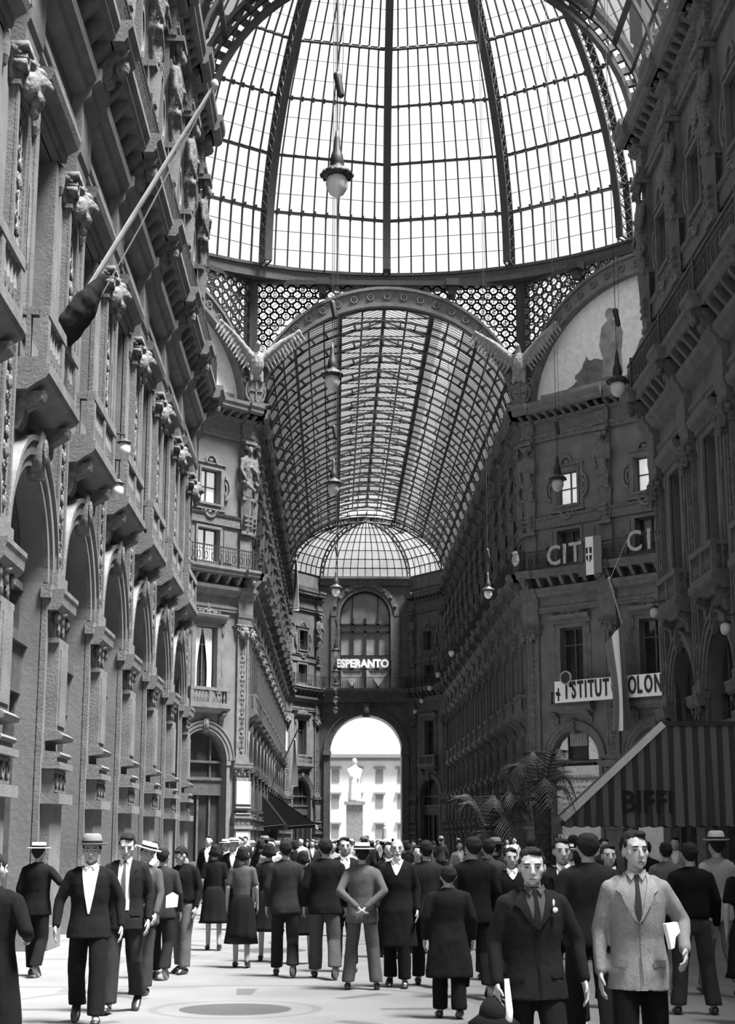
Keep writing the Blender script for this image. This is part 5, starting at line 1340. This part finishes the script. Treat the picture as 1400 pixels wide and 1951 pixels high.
        if mz < .0 or tp == 0 or True:
            dz = -mz if (mz < 0 or abs(mz) < .06) else -mz * .0
            b.xf(lambda p: Vector((p.x, p.y, p.z + dz)))
        sc(b); link('shoe', b.mesh('shoe', shoes, True), r)
    if extra: extra(r, s, jn, patch)
    return r
KIDS.clear()
WSH = .75
def flower(r, s, jn, patch):
    link('buttonhole_flower', MB().ell((.115 * s, -.125 * s, 1.34 * s), (.016, .014, .016)).ell((.105 * s, -.125 * s, 1.385 * s), (.007, .008, .02)).mesh('buttonhole_flower', SIGNW, True), r)


# the men walking in front
mA = person('dark haired man in dark suit with white buttonhole flower, walking towards us', 1.18, 9.5, 6, 1.60, .020, .016, legs='walk', arms=('wide', 'down'), yaw=-10, pitch=-3, shirt=.035, tie=.02, vz=1.22, fine=2, width=1.04, extra=flower, skin=SKIN2)
mB = person('tall man in pale grey jacket and black trousers, looking aside as he walks', 1.82, 9.6, -6, 1.70, .30, .007, legs='walk2', arms=('book', 'down'), yaw=18, pitch=1, shirt=.2, tie=.07, vz=1.18, fine=2, width=.95, skin=SKIN2)
person('man in soft felt hat and dark open suit over white shirt, walking towards us', -2.28, 14.9, 4, 1.66, .013, .010, legs='walk', arms=('wide', 'wide'), yaw=0, pitch=0, shirt=.55, vz=1.02, fine=2, hat='fedora', width=1.05, lapel=False, skin=SKIN)
person('bareheaded dark haired man with open jacket over white shirt, looking down', -2.08, 15.9, -4, 1.71, .022, .045, legs='walk2', arms=('down', 'down'), yaw=6, pitch=-16, shirt=.62, vz=1.0, fine=2, open_j=True, tie=.12, skin=SKIN2)
person('man in tilted straw boater and mid grey suit beside the bareheaded man', -2.12, 17.7, -16, 1.61, .085, .07, legs='short', arms=('fwd', 'down'), yaw=30, pitch=-4, shirt=.3, fine=1, hat='boater', tilt=14, skin=SKIN)
person('man in straw boater and black suit seen from behind, elbow out, by the facade', -3.72, 20.0, 172, 1.60, .012, .010, legs='walk', arms=('down', 'elbow'), yaw=-6, fine=1, hat='boater', shirt=.6, skin=SKIN)
person('broad man in black coat seen from behind at the near edge of the crowd', -2.33, 10.9, 168, 1.56, .010, .009, kind='coat', legs='walk', arms=('down', 'bent'), yaw=-20, fine=2, width=1.12, skin=SKIN)
person('dark figure walking behind the straw boater and mid grey suit', -2.12, 19.6, 176, 1.55, .05, .02, legs='walk', arms=('bent', 'down'), fine=1, skin=SKIN)
person('young man in black pullover and wide grey trousers, head bowed', -1.93, 20.4, -28, 1.58, .012, .13, kind='sweater', legs='short', arms=('down', 'bent'), yaw=-25, pitch=-34, fine=1, skin=SKIN)
person('woman in long black dress seen from behind, left of the grey blouse', -1.86, 24.6, 184, 1.58, .014, .012, kind='dress', legs='short', arms=('down', 'down'), fine=1)
person('woman in grey short sleeved blouse and long black skirt seen from behind', -1.24, 21.3, 178, 1.56, .10, .012, kind='woman', legs='short', arms=('down', 'down'), fine=1)
person('slim woman in dark clothes between the grey blouse and the grey suit', -.93, 22.3, 182, 1.60, .03, .018, kind='dress', legs='walk', arms=('down', 'fwd'), fine=1)
person('man in dark grey suit seen from behind, nearest to the left of centre', -.62, 19.9, 182, 1.64, .045, .028, legs='walk', arms=('down', 'down'), fine=1, shirt=.3)
person('woman in black dress with pale calves stepping between two men', -.44, 21.9, 176, 1.50, .014, .014, kind='dress', legs='walk2', arms=('down', 'bent'), fine=1)
person('man in black jacket and grey trousers seen from behind', -.12, 19.6, 184, 1.66, .014, .085, legs='walk', arms=('down', 'down'), fine=1, width=1.08, shirt=.3)
person('man in straw boater and light grey suit with hands clasped behind his back', .31, 18.2, 178, 1.60, .13, .10, legs='apart', arms=('behind', 'behind'), fine=1, hat='boater', hatmat=STRAW, shirt=.4)
person('dark haired man in black, partly hidden behind the straw boater in the middle', .12, 20.6, 8, 1.68, .02, .02, legs='stand', fine=1, shirt=.5)
person('old bald man with white beard and dark coat facing us', .72, 18.5, -6, 1.66, .016, .012, kind='coat', legs='short', arms=('down', 'fwd'), yaw=6, hair=None, beard=True, fine=1, shirt=.7, vz=1.3, skin=SKIN2)
person('man in dark suit seen from behind to the right of the bearded man', 1.07, 18.6, 178, 1.64, .035, .02, legs='walk', fine=1)
person('short youth in long dark coat with white collar seen from behind', 1.09, 15.3, 180, 1.40, .018, .010, kind='coat', legs='short', arms=('down', 'down'), fine=1, width=1.16, shirt=.7, skin=SKIN)
person('tall man in black suit with white collar seen from behind', 1.50, 17.2, 186, 1.68, .009, .009, legs='walk', fine=1, width=1.1, shirt=.7)
person('man in grey suit half hidden behind the tall black suit', 1.88, 19.4, 178, 1.66, .07, .03, legs='stand', fine=1)
person('pale faced man in black with white collar looking at us from the crowd', 1.92, 17.3, 4, 1.56, .012, .012, legs='stand', fine=1, shirt=.8, vz=1.36, skin=SKIN2)
person('man with open white shirt front walking close behind the buttonhole flower', 2.06, 14.4, 4, 1.66, .02, .015, legs='walk', fine=1, shirt=.55, vz=1.08, tie=.2, skin=SKIN)
person('large man in dark brown suit seen from behind between the two front walkers', 2.14, 13.4, 180, 1.70, .026, .012, legs='walk', arms=('down', 'wide'), fine=1, width=1.16)
person('dark suited man facing us behind the shoulder of the pale grey jacket', 2.80, 16.2, 6, 1.60, .015, .012, legs='stand', fine=1, shirt=.5)
person('man in black pullover and grey trousers seen from behind, feet apart', 3.50, 15.6, 176, 1.62, .008, .06, kind='sweater', legs='apart', arms=('down', 'down'), fine=1, width=1.05, shirt=.4)
person('man in pale suit and pale felt hat seen from behind', 4.20, 17.4, 190, 1.70, .34, .2, legs='walk', arms=('bent', 'down'), fine=1, hat='fedora', hatmat=FELTL)
person('woman in black with pale legs cut by the frame edge', 3.84, 14.8, 160, 1.58, .012, .012, kind='dress', legs='walk', arms=('down', 'bent'), fine=1)
person('man in mid grey shirt behind the black pullover', 4.02, 19.2, 170, 1.62, .13, .03, legs='stand', fine=1)

# things they carry
t = thing('folded_newspaper', 'white folded newspaper under the arm of the pale grey jacket', 'newspaper', (1.985, 9.46, 1.12), R(12))
link('sheets', MB().prism([(-.045, .045), (.03, .055), (.045, -.0), (.015, -.03), (.005, -.09), (-.015, -.10), (-.03, -.02)], -.05, .0).mesh('sheets', SIGNW), t)
t = thing('rolled_paper', 'white rolled paper in the hand of the buttonhole flower man', 'paper', (1.0, 9.36, .80), 0)
link('roll', MB().tube([(0, 0, .06), (.01, -.02, -.12), (0, -.03, -.22)], [.014, .022, .026], 10).mesh('roll', SIGNW, True), t)
t = thing('soft_hat', 'dark soft hat held low beside the rolled paper', 'hat', (.93, 9.42, .66), 0)
b = MB(); b.ell((0, 0, 0), (.09, .12, .10)); b.lathe([(.05, 0), (.15, -.06), (.155, -.05), (.06, .02)], (0, 0, .0), 18); link('felt', b.mesh('felt', cloth(.02), True), t)
t = thing('handbag', 'dark handbag carried low beside the pale suit and felt hat', 'handbag', (3.93, 14.75, .72), 0)
b = MB(); b.prism([(-.13, -.10), (.13, -.10), (.11, .07), (-.11, .07)], -.04, .04); link('bag', b.mesh('bag', LEATH), t); link('handle', MB().band(0, .06, (.06, .13), (.072, .145), -.008, .008).mesh('handle', LEATH), t)
t = thing('white_parcel', 'white parcel carried between the boater suit and the black pullover', 'parcel', (-1.98, 19.35, .93), 0)
link('wrapping', MB().prism([(-.06, -.08), (.07, -.07), (.08, .06), (.01, .1), (-.06, .06)], -.05, .05).mesh('wrapping', SIGNW), t)

# ------------------------------------------------------------------ the distant crowd
def kids_of(o): return [c for c in o.children]
PROTO = [
 ('person in a dark suit seen from behind', 'dark suited backs in the deep crowd', dict(face=180, h=1.66, top=.015, bottom=.012, legs='walk', shirt=.5)),
 ('person in a grey suit facing us', 'grey suited people facing us in the deep crowd', dict(face=0, h=1.68, top=.07, bottom=.05, legs='walk2', shirt=.6)),
 ('woman in a dark dress', 'women in dark dresses in the deep crowd', dict(face=175, h=1.58, top=.02, bottom=.015, kind='dress', legs='short')),
 ('woman in a pale blouse and dark skirt', 'women in pale blouses in the deep crowd', dict(face=10, h=1.58, top=.4, bottom=.03, kind='woman', legs='short')),
 ('person in a straw boater and dark suit', 'straw boaters in the deep crowd', dict(face=5, h=1.62, top=.02, bottom=.02, hat='boater', legs='walk', shirt=.6)),
 ('person in a pale jacket facing us', 'pale jackets in the deep crowd', dict(face=-8, h=1.66, top=.38, bottom=.12, legs='walk', shirt=.6, skin=SKIN2)),
 ('person in a dark felt hat seen from behind', 'felt hats in the deep crowd', dict(face=182, h=1.66, top=.03, bottom=.02, hat='fedora', legs='walk2')),
 ('black suited person in white shirt facing us', 'black suits and white shirts in the deep crowd', dict(face=3, h=1.68, top=.012, bottom=.012, legs='walk', shirt=.75, vz=1.05, skin=SKIN2)),
]
random.seed(21)
placed = [(o.location.x, o.location.y) for o in COL.objects if o.parent is None and o.get('category') in ('person', 'palm')]
slots = []
tries = 0
while len(slots) < 112 and tries < 20000:
    tries += 1
    y = 22.5 + 100 * random.random() ** 1.7
    x = random.uniform(-3.6, 8.6 if y > 47 else (3.6 if y > 32 and y < 45 else 6.5))
    if 47 < y < 80 and random.random() < .3: x = random.uniform(-6, 11)
    px = 640 + 2950 * x / y
    if px > 1330: continue
    if y < 26 and px < 640 and px > 0: continue
    if all((x - a) ** 2 + (y - b_) ** 2 > .8 for a, b_ in placed): placed.append((x, y)); slots.append((x, y))
def where(x, y):
    side = 'flagpole side' if x < -.3 else ('awning side' if x > 3 else 'middle')
    dep = 'behind the front walkers' if y < 33 else ('at the palms' if y < 47 else ('under the dome' if y < 82 else 'in the far arm'))
    return dep + ', ' + side
for pi_, (lab, grp, kw) in enumerate(PROTO):
    mine = slots[pi_::len(PROTO)]
    kw = dict(kw); f0 = kw.pop('face')
    o0 = person(lab + ' ' + where(*mine[0]), mine[0][0], mine[0][1], f0 + random.uniform(-12, 12), group=grp, fine=0, **kw)
    tree = [(c, list(c.children)) for c in o0.children]
    for x, y in mine[1:]:
        r = o0.copy(); COL.objects.link(r); r.location = (x, y, 0); r.rotation_euler = (0, 0, R(f0 + random.uniform(-25, 25))); q = random.uniform(.95, 1.06); r.scale = (q, q, q)
        r['label'] = lab + ' ' + where(x, y)
        for c, g in tree:
            c2 = c.copy(); COL.objects.link(c2); c2.parent = r
            for d in g: d2 = d.copy(); COL.objects.link(d2); d2.parent = c2
